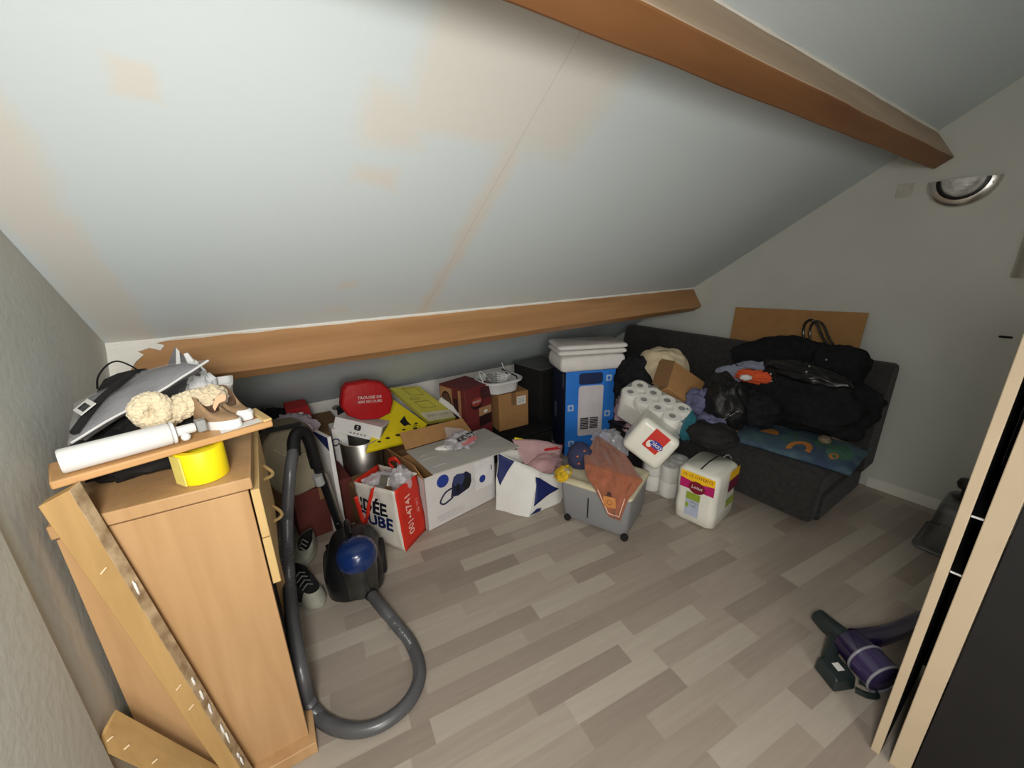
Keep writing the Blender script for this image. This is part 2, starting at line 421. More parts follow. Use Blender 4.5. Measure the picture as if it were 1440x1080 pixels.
M_coat = mat('black_wool', (34, 34, 36), 0.95, var=0.2, vs=30, bump=0.5, bs=90, spec=0.1)
M_gloss = mat('black_gloss', (14, 14, 16), 0.32, spec=0.5, bump=0.3, bs=25)
M_tissue = mat('tissue_white', (232, 230, 220), 0.9, var=0.03, bump=0.2, bs=120, spec=0.1)
M_core = mat('core_grey', (110, 104, 92), 0.9)

# ================================================================ drawer cabinet and what is on it
cy = math.radians(-2.5)
cab = thing('drawer_cabinet', 'tall beech drawer cabinet seen side-on against the light grey wall beside the vacuum cleaner', 'cabinet', (-0.064, 1.118, 0), cy)
W = wmat(cab); TOPZ = 0.985
m = MB(); m.box((-0.345, 0.0, 0.045), (0.0, 0.020, 0.948), M_beech, W)
m.box((-0.345, 0.020, 0.045), (-0.335, 0.46, 0.948), M_beech, W); m.box((-0.335, 0.44, 0.045), (0.0, 0.46, 0.948), M_beech, W)
m.box((-0.335, 0.02, 0.045), (-0.03, 0.44, 0.94), M_dark, W)
m.build('carcass', cab, bevel=0.0015)
m = MB(); m.box((-0.35, -0.006, 0.953), (0.012, 0.47, TOPZ), M_beech, W); m.build('top_panel', cab, bevel=0.003)
m = MB(); m.box((-0.33, -0.035, 0.0), (0.018, 0.42, 0.045), M_beech, W); m.build('plinth', cab, bevel=0.003)
for z0, z1 in ((0.80, 0.945), (0.648, 0.796)):
    m = MB(); m.box((0.004, 0.002, z0), (0.024, 0.455, z1), M_beech_e, W); d = m.build('drawer', cab, bevel=0.002)
    pts = [W @ V((0.024 + 0.024 * math.sin(math.pi * k / 10), 0.20 + 0.010 * k, (z0 + z1) / 2 - 0.012 * math.sin(math.pi * k / 10))) for k in range(11)]
    mm = MB(); mm.tube(pts, 0.005, M_beech_e, 8); mm.build('handle', d)
m = MB()   # small red paper heart stuck on the side
hp = []
for k in range(28):
    t = 2 * math.pi * k / 28
    hp.append((0.0013 * 16 * math.sin(t) ** 3, 0.00115 * (13 * math.cos(t) - 5 * math.cos(2 * t) - 2 * math.cos(3 * t) - math.cos(4 * t))))
HM = W @ frame((-0.322, -0.0005, 0.955), (1, 0, -0.15), (0.15, 0, 1)) 
m.prism(hp, 0.003, M_red, HM); o = m.build('heart_sticker', cab); o['label'] = 'red heart'

# board across the top
bd = thing('wooden_board', 'narrow light wooden board laid across the cabinet top, carrying two tan shoes', 'board', (-0.18, 1.16, 1.07))
P0 = V((-0.378, 1.108, 1.070)); P1 = V((0.022, 1.212, 1.070)); bx = (P1 - P0).normalized(); by = V((-bx.y, bx.x, 0))
m = MB(); BM = frame(P0, bx, by); BL = (P1 - P0).length
m.box((0, 0, 0), (BL, 0.125, 0.018), M_board, BM); m.build('plank', bd, bevel=0.004)
m = MB(); m.box((BL - 0.022, 0.0, 0.018), (BL, 0.125, 0.026), M_beech_e, BM); m.build('end_strip', bd, bevel=0.003)
BT = 1.088
# yellow tape roll carrying the board
tr = thing('tape_roll', 'bright yellow roll of tape lying on the cabinet under the board', 'tape', (-0.135, 1.225, TOPZ))
m = MB(); c = V((-0.146, 1.190, TOPZ + 0.001))
m.lathe([(0.036, 0), (0.050, 0), (0.052, 0.003), (0.052, 0.079), (0.050, 0.082), (0.036, 0.082), (0.036, 0)], M_yellow, 40, Matrix.Translation(c), False, False); m.build('tape', tr)
m = MB(); m.slab([c + V((-0.057, -0.012, 0.003)), c + V((-0.036, -0.046, 0.003)), c + V((-0.036, -0.046, 0.078)), c + V((-0.057, -0.012, 0.078))], 0.003, mat('yellow_pale', (236, 220, 120), 0.5)); m.build('tape_end', tr)

# white tube lying on the board
tb = thing('paper_tube', 'thick white tube with narrow end lying along the board in front of the black lace', 'tube', (-0.28, 1.14, BT))
a = P0 + bx * 0.022 + by * 0.030 + V((0, 0, 0.018 + 0.0275)); dd = bx
m = MB(); 
def along(t): return a + dd * t
m.tube([along(0), along(0.004), along(0.178), along(0.181)], [0.024, 0.0265, 0.0265, 0.025], M_whitep, 28); m.build('barrel', tb)
m = MB(); m.tube([along(0.1815), along(0.184), along(0.189), along(0.191)], [0.022, 0.027, 0.027, 0.022], M_whitep, 28); m.build('collar', tb)
m = MB(); m.tube([along(0.1915), along(0.198), along(0.226), along(0.230)], [0.014, 0.012, 0.012, 0.010], M_whitep, 18)
m.blob(along(0.206) + V((0.003, -0.012, -0.014)), (0.010, 0.010, 0.010), M_whitep, 0); m.build('neck', tb)
m = MB(); MM = frame(along(0.232) - by * 0.013 - V((0, 0, 0.014)), dd, by); m.box((0, 0, 0), (0.020, 0.026, 0.030), M_grey, MM); m.build('end_cap', tb, bevel=0.004)

def shoe(name, label, cat, loc, yaw, L, up, sole, lining, pitch=0.0, roll=0.0, high=1.0, lace=None, toe=None, group=None, toeh=0.115, soleh=0.085):
    t = thing(name, label, cat, loc, 0, group)
    M0 = TR(loc, yaw, pitch, roll); n = 32; w = 0.19 * L
    def outline(k, ins=0.0):
        a = 2 * math.pi * k / n; x = math.cos(a); y = math.sin(a)
        wx = w * (1.0 + 0.16 * x - 0.12 * math.cos(2 * a)) 
        return (L / 2 * (1 - ins) * x, wx * (1 - ins) * y + 0.02 * L * x)
    m = MB(); h = soleh * L
    rings = [[V((*[q * s for q in outline(k)], z + (0.03 * L * max(0, outline(k)[0] / L * 2 - 0.5) ** 2 if z == 0 else 0))) for k in range(n)] for s, z in ((0.95, 0), (1.0, 0.15 * h), (1.0, 0.9 * h), (0.96, h))]
    m.loft(rings, sole, M=M0); m.build('sole', t)
    m = MB(); rings = []
    for i in range(8):
        q = i / 7; ring = []
        for k in range(n):
            x, y = outline(k); u = x / (L / 2)            # 1 toe .. -1 heel
            H = (0.16 + 0.22 * high * (1 / (1 + math.exp(6 * (u - 0.05))))) * L
            ins = 0.04 + 0.16 * q * q + 0.42 * max(0, u) * q ** 1.5
            xx = x * (1 - ins) - 0.16 * L * q ** 1.3 * (1 if u > -0.2 else 0.35) * (0.6 + 0.4 * max(0, u))
            ring.append(V((xx, y * (1 - ins * 1.15), h * 0.9 + H * (q ** 0.75))))
        rings.append(ring)
    m.loft(rings, up, True, False, M0); o = m.build('upper', t, smooth=60)
    m = MB(); r1 = rings[-1]; r2 = [p * 1.0 + V((0, 0, -0.10 * L)) for p in r1]; cc = sum(r1, V()) / n
    r1b = [cc + (p - cc) * 0.96 for p in r1]; r2 = [cc + (p - cc) * 0.8 + V((0, 0, -0.12 * L)) for p in r1]
    m.loft([r1b, r2], lining, False, True, M0); m.build('lining', t)
    if toe:
        m = MB(); rr = []
        for i in range(7):
            q = i / 6; rr.append([V((L * (0.27 + 0.245 * math.sqrt(max(0, 1 - ((j - 6) / 6 * 0.999) ** 2)) * (1 - 0.35 * q * q)), (j - 6) / 6 * w * 1.03 * (1 - 0.35 * q * q), h * 0.8 + toeh * L * q)) for j in range(13)])
        m.loft(rr, toe, False, False, M0, closed=False); m.build('toe_cap', t)
    if lace:
        m = MB()
        for i in range(4):
            z = h + (0.20 + 0.045 * i) * L; x = (0.13 - 0.07 * i) * L
            m.tube([M0 @ V((x, -0.09 * L, z - 0.015)), M0 @ V((x + 0.02 * L, 0, z + 0.008)), M0 @ V((x, 0.09 * L, z - 0.015))], 0.006 * L + 0.001, lace, 6)
        m.build('laces', t)
    return t
M_tan = mat('tan_suede', (150, 122, 92), 0.95, var=0.12, vs=25, bump=0.2, bs=120)
M_tanl = mat('tan_lining', (96, 74, 56), 0.95)
p = BM @ V((0.305, 0.066, 0.0185)); shoe('child_shoe', 'tan child shoe with white sole on the board front next to the tube end', 'shoe', p, math.radians(-38), 0.125, M_tan, M_whitep, M_tanl, high=1.7, soleh=0.19, group='tan child shoes on the board')
p = BM @ V((0.352, 0.100, 0.0185)); shoe('child_shoe', 'tan child shoe with white toe behind its mate, nearest the white bin', 'shoe', p, math.radians(-48), 0.115, M_tan, M_whitep, M_tanl, high=2.2, soleh=0.19, toe=M_whitep, group='tan child shoes on the board')
m = MB(); m.slab([BM @ V((0.295, 0.006, 0.0195)), BM @ V((0.395, 0.014, 0.0195)), BM @ V((0.40, 0.048, 0.0195)), BM @ V((0.30, 0.04, 0.0195))], 0.0008, M_paper, (0, 0, 1))
tag(m.build('paper_slip'), 'white slip of paper lying on the right end of the board', 'paper')

# clothes piled behind the tube
blk = thing('black_lace_garment', 'black lace garment with pale beaded edge heaped behind the white tube', 'clothing', (-0.22, 1.30, TOPZ))
m = MB(); m.blob((-0.255, 1.345, 1.045), (0.15, 0.095, 0.085), M_blackm, 0.18, 3.5, 44, 24, 3, flat=TOPZ + 0.002, rot=0.2, fold=0.25)
m.blob((-0.165, 1.40, 1.045), (0.075, 0.06, 0.075), M_blackm, 0.18, 3.5, 30, 20, 5, flat=TOPZ + 0.002, fold=0.25); m.build('fabric', blk)
m = MB(); pts = spline([UY(262, 622, 1.225), UY(266, 606, 1.225), UY(274, 596, 1.23), UY(286, 589, 1.24), UY(297, 584, 1.25)], 9)
for q in pts: m.blob(q, (0.0036, 0.0036, 0.0036), mat('bead', (200, 190, 165), 0.4), 0, nu=8, nv=6)
m.build('beaded_trim', blk); m = MB(); pts = spline([UY(150, 627, 1.19), UY(180, 619, 1.19), UY(205, 611, 1.20), UY(225, 607, 1.205)], 7)
for q in pts: m.blob(q, (0.0022, 0.0022, 0.0022), mat('bead', (200, 190, 165), 0.4), 0, nu=8, nv=6)
o = m.build('beaded_trim', blk)
M_fleece = mat('cream_fleece', (222, 206, 174), 1.0, var=0.16, vs=20, bump=1.0, bs=70, spec=0.05, sheen=0.3)
fl = thing('fleece_slipper', 'fluffy cream fleece slipper lying on the black lace garment', 'slipper', (-0.17, 1.30, 1.1))
m = MB(); 
for k in range(9):
    t = k / 8; q = UY(222 + 78 * t, 592 - 34 * t - 6 * math.sin(math.pi * t), 1.275 + 0.03 * t)
    m.blob(q, (0.034, 0.036, 0.031), M_fleece, 0.30, 4.5, 40, 26, k)
m.build('fleece_body', fl, sub=1)
m = MB(); q = UY(214, 580, 1.262)
for k in range(12):
    a = 2 * math.pi * k / 12; m.blob(q + V((0.022 * math.cos(a), 0.004 * math.sin(2 * a), 0.026 * math.sin(a) + 0.004)), (0.024, 0.026, 0.022), M_fleece, 0.30, 4.5, 30, 20, k)
m.build('fleece_cuff', fl, sub=1)
m = MB(); pp = [UY(299, 572, 1.235), UY(303, 560, 1.235), UY(311, 554, 1.235), UY(318, 556, 1.235), UY(317, 563, 1.235), UY(308, 567, 1.235), UY(302, 578, 1.235)]
m.loft([pp, [p + V((0, 0.002, 0)) for p in pp]], mat('peach_card', (246, 178, 142), 0.7)); tag(m.build('swing_tag'), 'peach coloured swing tag standing above the tan shoes', 'tag')

# grey garment in a clear sleeve
gp = thing('packaged_garment', 'folded grey garment in a clear plastic sleeve with a white barcode sticker', 'garment', UY(200, 570, 1.33))
A = UY(108, 628, 1.215); B = UY(296, 513, 1.34); C = UY(236, 517, 1.50); D = UY(112, 572, 1.42)
def gq(u, v, off=0.0):
    p = (A * (1 - u) + B * u) * (1 - v) + (D * (1 - u) + C * u) * v
    n_ = (B - A).cross(D - A).normalized()
    if n_.y > 0: n_ = -n_
    puff = 0.02 * (math.sin(math.pi * u) * math.sin(math.pi * min(1, v))) ** 0.5 if 0 < u < 1 and 0 < v < 1 else 0
    return p + n_ * (puff + off + 0.006 * nz(p, 14, 2))
M_gar = mat('grey_garment', (98, 98, 100), 0.9, var=0.12, vs=14, bump=0.3, bs=80)
m = MB(); m.grid(lambda u, v: gq(0.04 + 0.90 * u, 0.05 + 0.9 * v), 26, 16, M_gar); m.build('folded_fabric', gp, solid=0.016)
m = MB(); m.grid(lambda u, v: gq(-0.02 + 1.04 * u, -0.03 + 1.05 * v, 0.013), 30, 18, M_film); m.build('plastic_sleeve', gp)
m = MB(); m.tube(spline([gq(u, v, 0.017) for u, v in ((0.035, 0.08), (0.12, 0.22), (0.25, 0.42), (0.38, 0.56), (0.50, 0.74), (0.60, 0.92))], 8), [0.009] * 41, M_blackm, 8); m.build('strap', gp)
m = MB(); m.tube([gq(u, -0.025, 0.014) for u in [k / 14 for k in range(15)]], 0.003, mat('film_seam', (200, 200, 200), 0.3), 6); m.build('sleeve_seam', gp)
bc = gq(0.155, 0.34, 0.030); e1 = (gq(0.16, 0.66, 0.02) - gq(0.02, 0.66, 0.02)).normalized(); e2 = (gq(0.085, 0.78, 0.02) - gq(0.085, 0.54, 0.02)).normalized()
m = MB(); FM = frame(bc, e1, e2); m.box((-0.018, -0.034, 0), (0.018, 0.034, 0.001), M_paper, FM)
random.seed(3)
x = -0.024
while x < 0.022:
    w_ = random.choice((0.0008, 0.0014, 0.002)); m.box((-0.010, x, 0.001), (0.008, x + w_, 0.0014), M_ink, FM); x += w_ + random.choice((0.0012, 0.0018))
o = m.build('barcode_label', gp); o['label'] = 'white barcode sticker'

# dark pouch with wire hoop, striped bag, crumpled white bag, white bin
hb = thing('wire_frame_pouch', 'dark grey pouch with thin black wire hoop tucked behind the clear sleeve', 'pouch', UY(165, 540, 1.50))
m = MB(); pts = [UY(x, y, 1.50) for x, y in ((133, 556), (140, 545), (160, 536), (185, 530), (205, 528), (208, 536), (180, 548), (150, 560))]
m.loft([pts, [p + V((0, 0.07, 0.01)) for p in pts]], M_blackm); m.build('pouch_body', hb, bevel=0.01)
m = MB(); m.tube(spline([UY(137, 547, 1.49), UY(138, 530, 1.49), UY(150, 514, 1.50), UY(165, 508, 1.50), UY(183, 514, 1.50), UY(198, 524, 1.50), UY(203, 532, 1.50)], 8), 0.0024, M_black, 6); m.build('wire_hoop', hb)
sb = thing('striped_plastic_bag', 'grey plastic bag with a white stripe, its peak standing up in front of the beam', 'bag', UY(250, 515, 1.52))
m = MB(); pk = UY(246, 487, 1.60); ba = [UY(229, 530, 1.56), UY(262, 530, 1.53), UY(282, 528, 1.56), UY(255, 528, 1.64)]
M_stripe = mat('bag_grey', (112, 110, 112), 0.4, var=0.2)
m.add([pk] + ba, [(0, 1, 2), (0, 2, 3), (0, 3, 4), (0, 4, 1)], M_stripe)
m.hexa([UY(228, 560, 1.52), UY(284, 560, 1.50), UY(284, 560, 1.62), UY(228, 560, 1.62)] + [ba[0], ba[1], ba[2], ba[3]], M_stripe); m.build('bag_film', sb)
m = MB(); m.slab([UY(247.5, 527, 1.542), UY(255, 527, 1.535), UY(252, 494, 1.575), UY(247.5, 489, 1.59)], 0.0015, M_whitep, (0, -1, 0)); m.build('stripe', sb)
wb = thing('crumpled_white_bag', 'crumpled glossy white plastic bag wedged behind the clear sleeve tip', 'bag', UY(285, 530, 1.55))
m = MB()
for k, (x0, y0, x1, y1) in enumerate(((261, 497, 272, 520), (268, 505, 276, 516), (286, 528, 297, 545), (292, 525, 302, 540), (276, 512, 290, 532))):
    a_ = UY(x0, y0, 1.50 + 0.01 * k); b_2 = UY(x1, y1, 1.50 + 0.01 * k)
    m.tube([a_, (a_ + b_2) / 2 + V((0.004, -0.006, 0)), b_2], [0.006, 0.010, 0.007], mat('glossy_white', (235, 235, 235), 0.15, spec=0.8), 7)
m.blob(UY(283, 555, 1.50), (0.030, 0.03, 0.06), mat('glossy_white', (235, 235, 235), 0.15), 0.3, 4, 20, 14, 4); m.build('bag_folds')
o = bpy.data.objects['bag_folds']; o.parent = wb
for v in o.data.vertices: v.co = wmat(wb).inverted() @ v.co
wbn = thing('white_bin', 'small white plastic bin with flared rim behind the tan shoes', 'bin', (-0.115, 1.49, TOPZ))
m = MB(); c = V((-0.112, 1.50, 0))
def sq(r, z): return [c + V((x, y, z)) for x, y in rrect(2 * r, 2 * r, 0.015)]
m.loft([sq(0.044, TOPZ + 0.001), sq(0.052, 1.138), sq(0.058, 1.148), sq(0.058, 1.153), sq(0.052, 1.153), sq(0.042, TOPZ + 0.01)], M_whitep); m.build('tub', wbn)

# planks leaning at the left
lp = thing('raw_wood_plank', 'long raw wooden plank leaning across the side of the drawer cabinet', 'plank', (-0.25, 1.07, 0))
tl = UY(53, 713, 1.075); tr_ = UY(97, 690, 1.085); 
bl = UY(322, 1100, 1.055); br_ = UY(350, 1100, 1.060)
dn = (bl - tl).normalized(); k = tl.z and (0.0 - tl.z) / dn.z
bl = tl + dn * (-tl.z / dn.z); dn2 = (br_ - tr_).normalized(); br_ = tr_ + dn2 * (-tr_.z / dn2.z)
m = MB(); th = V((0.012, 0.026, 0.006)); N = 12; rings = []
for i in range(N + 1):
    t = i / N; w1 = 0.0025 * nz((t * 5, 1, 2)); a_ = tl.lerp(bl, t) + V((w1, 0, 0)); b_2 = tr_.lerp(br_, t) + V((0.0025 * nz((t * 5, 4, 2)), 0, 0))
    rings.append([a_, b_2, b_2 + th, a_ + V((0.004, 0.03, 0))])
m.loft(rings, M_plank)
for i, f in enumerate(m.f):
    pass
lpo = m.build('plank_wood', lp, bevel=0.0015)
lpo.data.materials.append(M_plank_e)
for pl in lpo.data.polygons:
    ids = sorted(v % 4 for v in pl.vertices)
    if len(pl.vertices) == 4 and set(ids) == {1, 2}: pl.material_index = 1
m = MB(); random.seed(5)
for k in range(9):
    t = 0.24 + 0.66 * random.random(); q = tr_.lerp(br_, t) + th * 0.45
    m = MB(); m.blob(q, (0.003, 0.0035, 0.010 + 0.016 * random.random()), M_paper, 0.4, 4, 10, 8, k, rot=0.3); m.build('plaster_smear', lp)
for t in (0.18, 0.53, 0.60):
    q = tl.lerp(bl, t).lerp(tr_.lerp(br_, t), 0.7); m = MB(); m.slab([q + V((-0.012, -0.002, -0.002)), q + V((0.0, -0.003, 0.010)), q + V((0.002, -0.003, 0.0085)), q + V((-0.010, -0.002, -0.004))], 0.001, M_splinter); m.build('splinter', lp)
sp_ = thing('wood_offcut', 'short wooden offcut lying against the left wall below the long plank', 'offcut', (-0.38, 1.02, 0))
e0 = UY(134, 1052, 1.00); e1_ = UY(152, 1022, 1.03); dd = V((0.33, 0.05, -0.94)).normalized(); ln = e0.z / 0.62
m = MB(); w_ = (e1_ - e0); th2 = V((0.01, 0.03, 0.012))
t_end = min(e0.z / -dd.z, 0.6)
m.hexa([e0, e0 + dd * t_end, e0 + dd * t_end + th2, e0 + th2, e1_, e1_ + dd * t_end, e1_ + dd * t_end + th2, e1_ + th2], M_plank); m.build('offcut_wood', sp_, bevel=0.002)
m = MB(); 
for t in (0.02, 0.07, 0.16): 
    q = e0.lerp(e1_, 0.6) + dd * t; m = MB(); m.slab([q + V((-0.01, -0.004, 0)), q + V((0.006, -0.004, 0.008)), q + V((0.008, -0.004, 0.006)), q + V((-0.008, -0.004, -0.003))], 0.001, M_splinter); m.build('splinter', sp_)

# ================================================================ vacuum cleaner with hose and wand
vc = thing('canister_vacuum', 'black canister vacuum cleaner with blue dust cup and long grey hose looped on the floor', 'vacuum cleaner', (0.22, 1.70, 0))
M_vblue = mat('vacuum_blue', (18, 42, 92), 0.25, var=0.1, coat=0.5)
M_smoke = mat('smoked_clear', (46, 46, 44), 0.15, alpha=0.9, spec=0.7, var=0.4, vs=14)
M_hose = mat('hose_grey', (82, 82, 84), 0.32, spec=0.6)
m = MB()
yaw = math.radians(-14)
VM = TR((0.235, 1.715, 0), yaw)
rings = []
for z, a, b_ in ((0.03, 0.10, 0.14), (0.06, 0.12, 0.165), (0.13, 0.125, 0.17), (0.20, 0.112, 0.15), (0.25, 0.09, 0.12), (0.275, 0.05, 0.07)):
    rings.append([V((x, y + 0.02, z)) for x, y in rrect(2 * a, 2 * b_, min(a, b_) * 0.7, 5)])
m.loft(rings, M_black, M=VM); m.build('body', vc, bevel=0.0)
CMx = VM @ TR((0.025, -0.090, 0.065), 0, math.radians(4))
m = MB(); m.lathe([(0.06, 0.0), (0.078, 0.01), (0.080, 0.165), (0.076, 0.167)], M_smoke, 36, CMx); o = m.build('dust_cup', vc)
m = MB(); m.lathe([(0.082, 0.165), (0.086, 0.175), (0.086, 0.205), (0.076, 0.235), (0.052, 0.256), (0.02, 0.263)], M_vblue, 36, CMx); lid = m.build('cup_lid', vc); lid['label'] = 'blue domed lid'
m = MB(); m.text('–––', 0.016, mat('silver_ink', (190, 200, 215), 0.4), CMx @ TR((0, -0.0705, 0.2445), 0, math.radians(46)) ); m.build('lid_lettering', lid)
m = MB(); m.tube(spline([VM @ V((-0.01, 0.16, 0.22)), VM @ V((-0.015, 0.10, 0.30)), VM @ V((-0.01, 0.03, 0.325)), VM @ V((0.0, -0.03, 0.315))], 8), 0.014, M_black, 10); m.build('carry_handle', vc)
for sx in (-1, 1):
    m = MB(); WM = VM @ Matrix.Translation(V((sx * 0.112, 0.07, 0.087))) @ Matrix.Rotation(math.pi / 2 * sx, 4, 'Y')
    m.lathe([(0.0, 0.0), (0.080, 0.0), (0.085, 0.006), (0.085, 0.020), (0.074, 0.026), (0.05, 0.028), (0.0, 0.029)], M_blackm, 36, WM, False, False); m.build('wheel', vc)
inl = VM @ V((0.060, -0.150, 0.075))
hz = 0.027
hose_px = [UZ(540, 858, 0.075), UZ(557, 878, 0.045), UZ(578, 905, hz), UZ(590, 945, hz), UZ(576, 985, hz), UZ(540, 1016, hz), UZ(500, 1027, hz), UZ(462, 1018, hz), UZ(437, 992, hz + 0.01)]
hose = [inl + V((0.0, 0.03, 0.01)), inl] + hose_px + [UY(425, 950, 1.21), UY(412, 880, 1.37), UY(406, 800, 1.63), UY(404, 730, 1.72), UY(408, 665, 1.76), UY(414, 628, 1.86)]
pts = spline(hose, 22); rr = []; L = 0
for i, p in enumerate(pts):
    if i: L += (p - pts[i - 1]).length
    rr.append(0.0245)
# resample evenly so that the ribs come out even
fine = []; step = 0.004; acc = 0; prev = pts[0]; fine.append(prev)
for p in pts[1:]:
    d = (p - prev).length
    while acc + d >= step:
        prev = prev.lerp(p, (step - acc) / d); fine.append(prev); d = (p - prev).length; acc = 0
    acc += d; prev = p
m = MB(); m.tube(fine, [0.0245 if i % 2 else 0.0215 for i in range(len(fine))], M_hose, 16); m.build('hose', vc, smooth=75)
m = MB(); m.tube([inl + V((0.0, 0.05, 0.01)), inl + V((0, 0.02, 0.005)), fine[6], fine[12]], [0.034, 0.034, 0.031, 0.028], M_black, 16); m.build('hose_connector', vc)
top = [UY(414, 640, 1.83), UY(413, 622, 1.87), UY(418, 609, 1.90), UY(428, 608, 1.92), UY(436, 622, 1.93), UY(441, 640, 1.94), UY(445, 655, 1.95)]
m = MB(); m.tube(spline(top, 6), 0.0275, M_black, 14); m.build('grip', vc)
wa = UY(445, 652, 1.95); wb_ = UY(474, 733, 1.98)
m = MB(); m.tube([wa, wa.lerp(wb_, 0.12), wa.lerp(wb_, 0.14), wb_], [0.022, 0.022, 0.018, 0.018], M_black, 14); m.build('wand', vc)
m = MB(); off = V((0.022, -0.012, 0.004)); m.tube([wa.lerp(wb_, 0.16) + off, wb_ + off * 0.7], 0.0085, M_steel, 10); m.build('chrome_tube', vc)
m = MB(); q = UY(446, 668, 1.93); m.tube([q, q + (wb_ - wa).normalized() * 0.055], 0.022, M_grey, 12); m.build('release_collar', vc)
fl_ = V((wb_.x + 0.02, 2.0, 0.0)); m = MB(); m.tube([wb_, wb_.lerp(fl_ + V((0, 0, 0.05)), 0.9)], 0.018, M_black, 12)
m.box((fl_.x - 0.09, 1.93, 0.002), (fl_.x + 0.11, 2.06, 0.05), M_black); m.build('floor_head', vc, bevel=0.008)

M_snk = mat('sneaker_pale', (150, 150, 136), 0.9, var=0.15, vs=20, bump=0.2, bs=90)
M_snkd = mat('sneaker_black', (30, 30, 32), 0.85, var=0.3, vs=30)
shoe('sneaker', 'black sneaker with pale rubber toe on the floor beside the hose, nearest the camera', 'shoe', UZ(430, 836, 0.0), math.radians(-70), 0.27, M_snkd, M_snk, M_dark, lace=mat('lace_grey', (140, 140, 135), 0.9), toe=M_snk, toeh=0.24, group='sneakers behind the vacuum')
shoe('sneaker', 'sneaker behind its mate, its pale side turned up against the dark red box', 'shoe', UZ(436, 800, 0.0) + V((-0.01, 0.10, 0)), math.radians(-128), 0.24, M_snk, M_snk, M_dark, lace=mat('lace_grey', (140, 140, 135), 0.9), group='sneakers behind the vacuum')

# ================================================================ heap between cabinet and vacuum
def simple_box(name, label, cat, loc, yaw, w, d, h, mt, bevel=0.004, parts=None, group=None, tape=None):
    t = thing(name, label, cat, loc, yaw, group); Wm = wmat(t)
    m = MB(); m.box((0, 0, 0), (w, d, h), mt, Wm); m.build('carton', t, bevel=bevel)
    if tape:
        m = MB(); m.box((w / 2 - 0.025, -0.0008, h * 0.75), (w / 2 + 0.025, d + 0.0008, h + 0.0008), tape, Wm); m.build('packing_tape', t)
    return t
M_dred = mat('dark_red_card', (92, 40, 34), 0.8, var=0.15)
M_beigebag = mat('beige_canvas', (150, 140, 118), 0.95, var=0.12, vs=6, bump=0.4, bs=30)
simple_box('storage_box', 'dark red cardboard box on the floor under the beige canvas bag', 'box', (0.055, 2.22, 0), math.radians(4), 0.31, 0.34, 0.30, M_dred, tape=M_cardd)
bb = thing('canvas_bag', 'large beige canvas bag resting on the dark red box behind the vacuum hose', 'bag', (0.2, 2.35, 0.3))
m = MB(); y = 2.20
out = [(374, 640), (385, 625), (420, 620), (447, 630), (452, 650), (455, 680), (448, 700), (425, 712), (405, 716), (390, 706), (376, 690), (370, 665)]
front = [UY(px, py, y + 0.0) for px, py in out]
zmin = min(p.z for p in front); 
for p in front: p.z = 0.302 + (p.z - zmin)
cen = sum(front, V()) / len(front)
m.loft([[cen + (p - cen) * 0.3 + V((0, -0.012, 0)) for p in front], [cen + (p - cen) * 0.85 + V((0, -0.008, 0)) for p in front], front, [p + V((0, 0.2, 0)) for p in front], [cen + (p - cen) * 0.9 + V((0, 0.26, 0)) for p in front]], M_beigebag); m.build('bag_body', bb, bevel=0.012)
bbz = max(p.z for p in front)
m = MB(); m.tube(spline([UY(384, 632, y - 0.012), UY(400, 640, y - 0.015), UY(425, 639, y - 0.015), UY(440, 632, y - 0.012)], 6), 0.004, mat('seam_light', (176, 166, 140), 0.9), 6); m.build('seam', bb)
m = MB(); m.box((0.0, 2.19, bbz + 0.002), (0.16, 2.225, bbz + 0.014), M_black); tag(m.build('black_ruler'), 'flat black strip lying on top of the beige canvas bag', 'strip')
lb = thing('lilac_plastic_bag', 'slack lilac grey plastic bag heaped behind the vacuum grip', 'bag', (0.22, 2.5, 0.5))
m = MB(); m.blob(UY(412, 604, 2.46), (0.13, 0.10, 0.085), mat('lilac_film', (168, 158, 168), 0.3, var=0.15, bump=0.6, bs=14), 0.25, 2.6, 36, 24, 2, fold=0.35); m.build('bag_film', lb)
# lower, mostly hidden cartons that carry the heap
simple_box('moving_carton', 'brown carton standing against the knee wall behind the beige bag', 'box', (-0.10, 2.62, 0), 0, 0.52, 0.40, 0.46, M_cardd, tape=M_card)
db = thing('dark_clothes_heap', 'heap of black and navy clothes piled by the knee wall behind the white bin', 'clothing', (0.0, 2.75, 0.46))
m = MB(); m.blob((0.02, 2.72, 0.52), (0.17, 0.14, 0.12), M_coat, 0.25, 3, 36, 24, 8, flat=0.463, fold=0.4); m.build('black_fabric', db)
m = MB(); m.blob((-0.10, 2.66, 0.53), (0.11, 0.11, 0.11), mat('navy_cloth', (26, 30, 44), 0.9, bump=0.5, bs=60), 0.25, 3, 30, 20, 9, flat=0.463, fold=0.4); m.build('navy_fabric', db)
t = thing('red_parcel', 'small red box with a white address sticker on the heap behind the vacuum grip', 'box', (0.27, 2.72, 0.53))
m = MB(); p = [UY(402, 577, 2.62), UY(434, 571, 2.66), UY(440, 588, 2.66), UY(404, 594, 2.62)]
mid = [q + V((0, 0.17, 0.0)) for q in p]
m.loft([[p[3], p[2], p[1], p[0]], [mid[3], mid[2], mid[1], mid[0]]], mat('red_card', (168, 34, 34), 0.7)); m.build('carton', t, bevel=0.003)
m = MB(); c = UY(419, 583, 2.63); m.slab([UY(412, 581, 2.622), UY(426, 579, 2.63), UY(427, 585, 2.63), UY(413, 587.5, 2.622)], 0.002, M_paper, (0, -1, 0)); o = m.build('address_sticker', t); o['label'] = 'white sticker'
for v in o.data.vertices: v.co.y -= 0.006
bs = [UY(443, 602, 2.52), UY(470, 596, 2.62)]
simple_box('black_electronics_case', 'black boxy case behind the white electronics carton', 'case', (0.435, 2.66, 0.0), math.radians(-4), 0.17, 0.30, 0.50, M_blackm, 0.008)
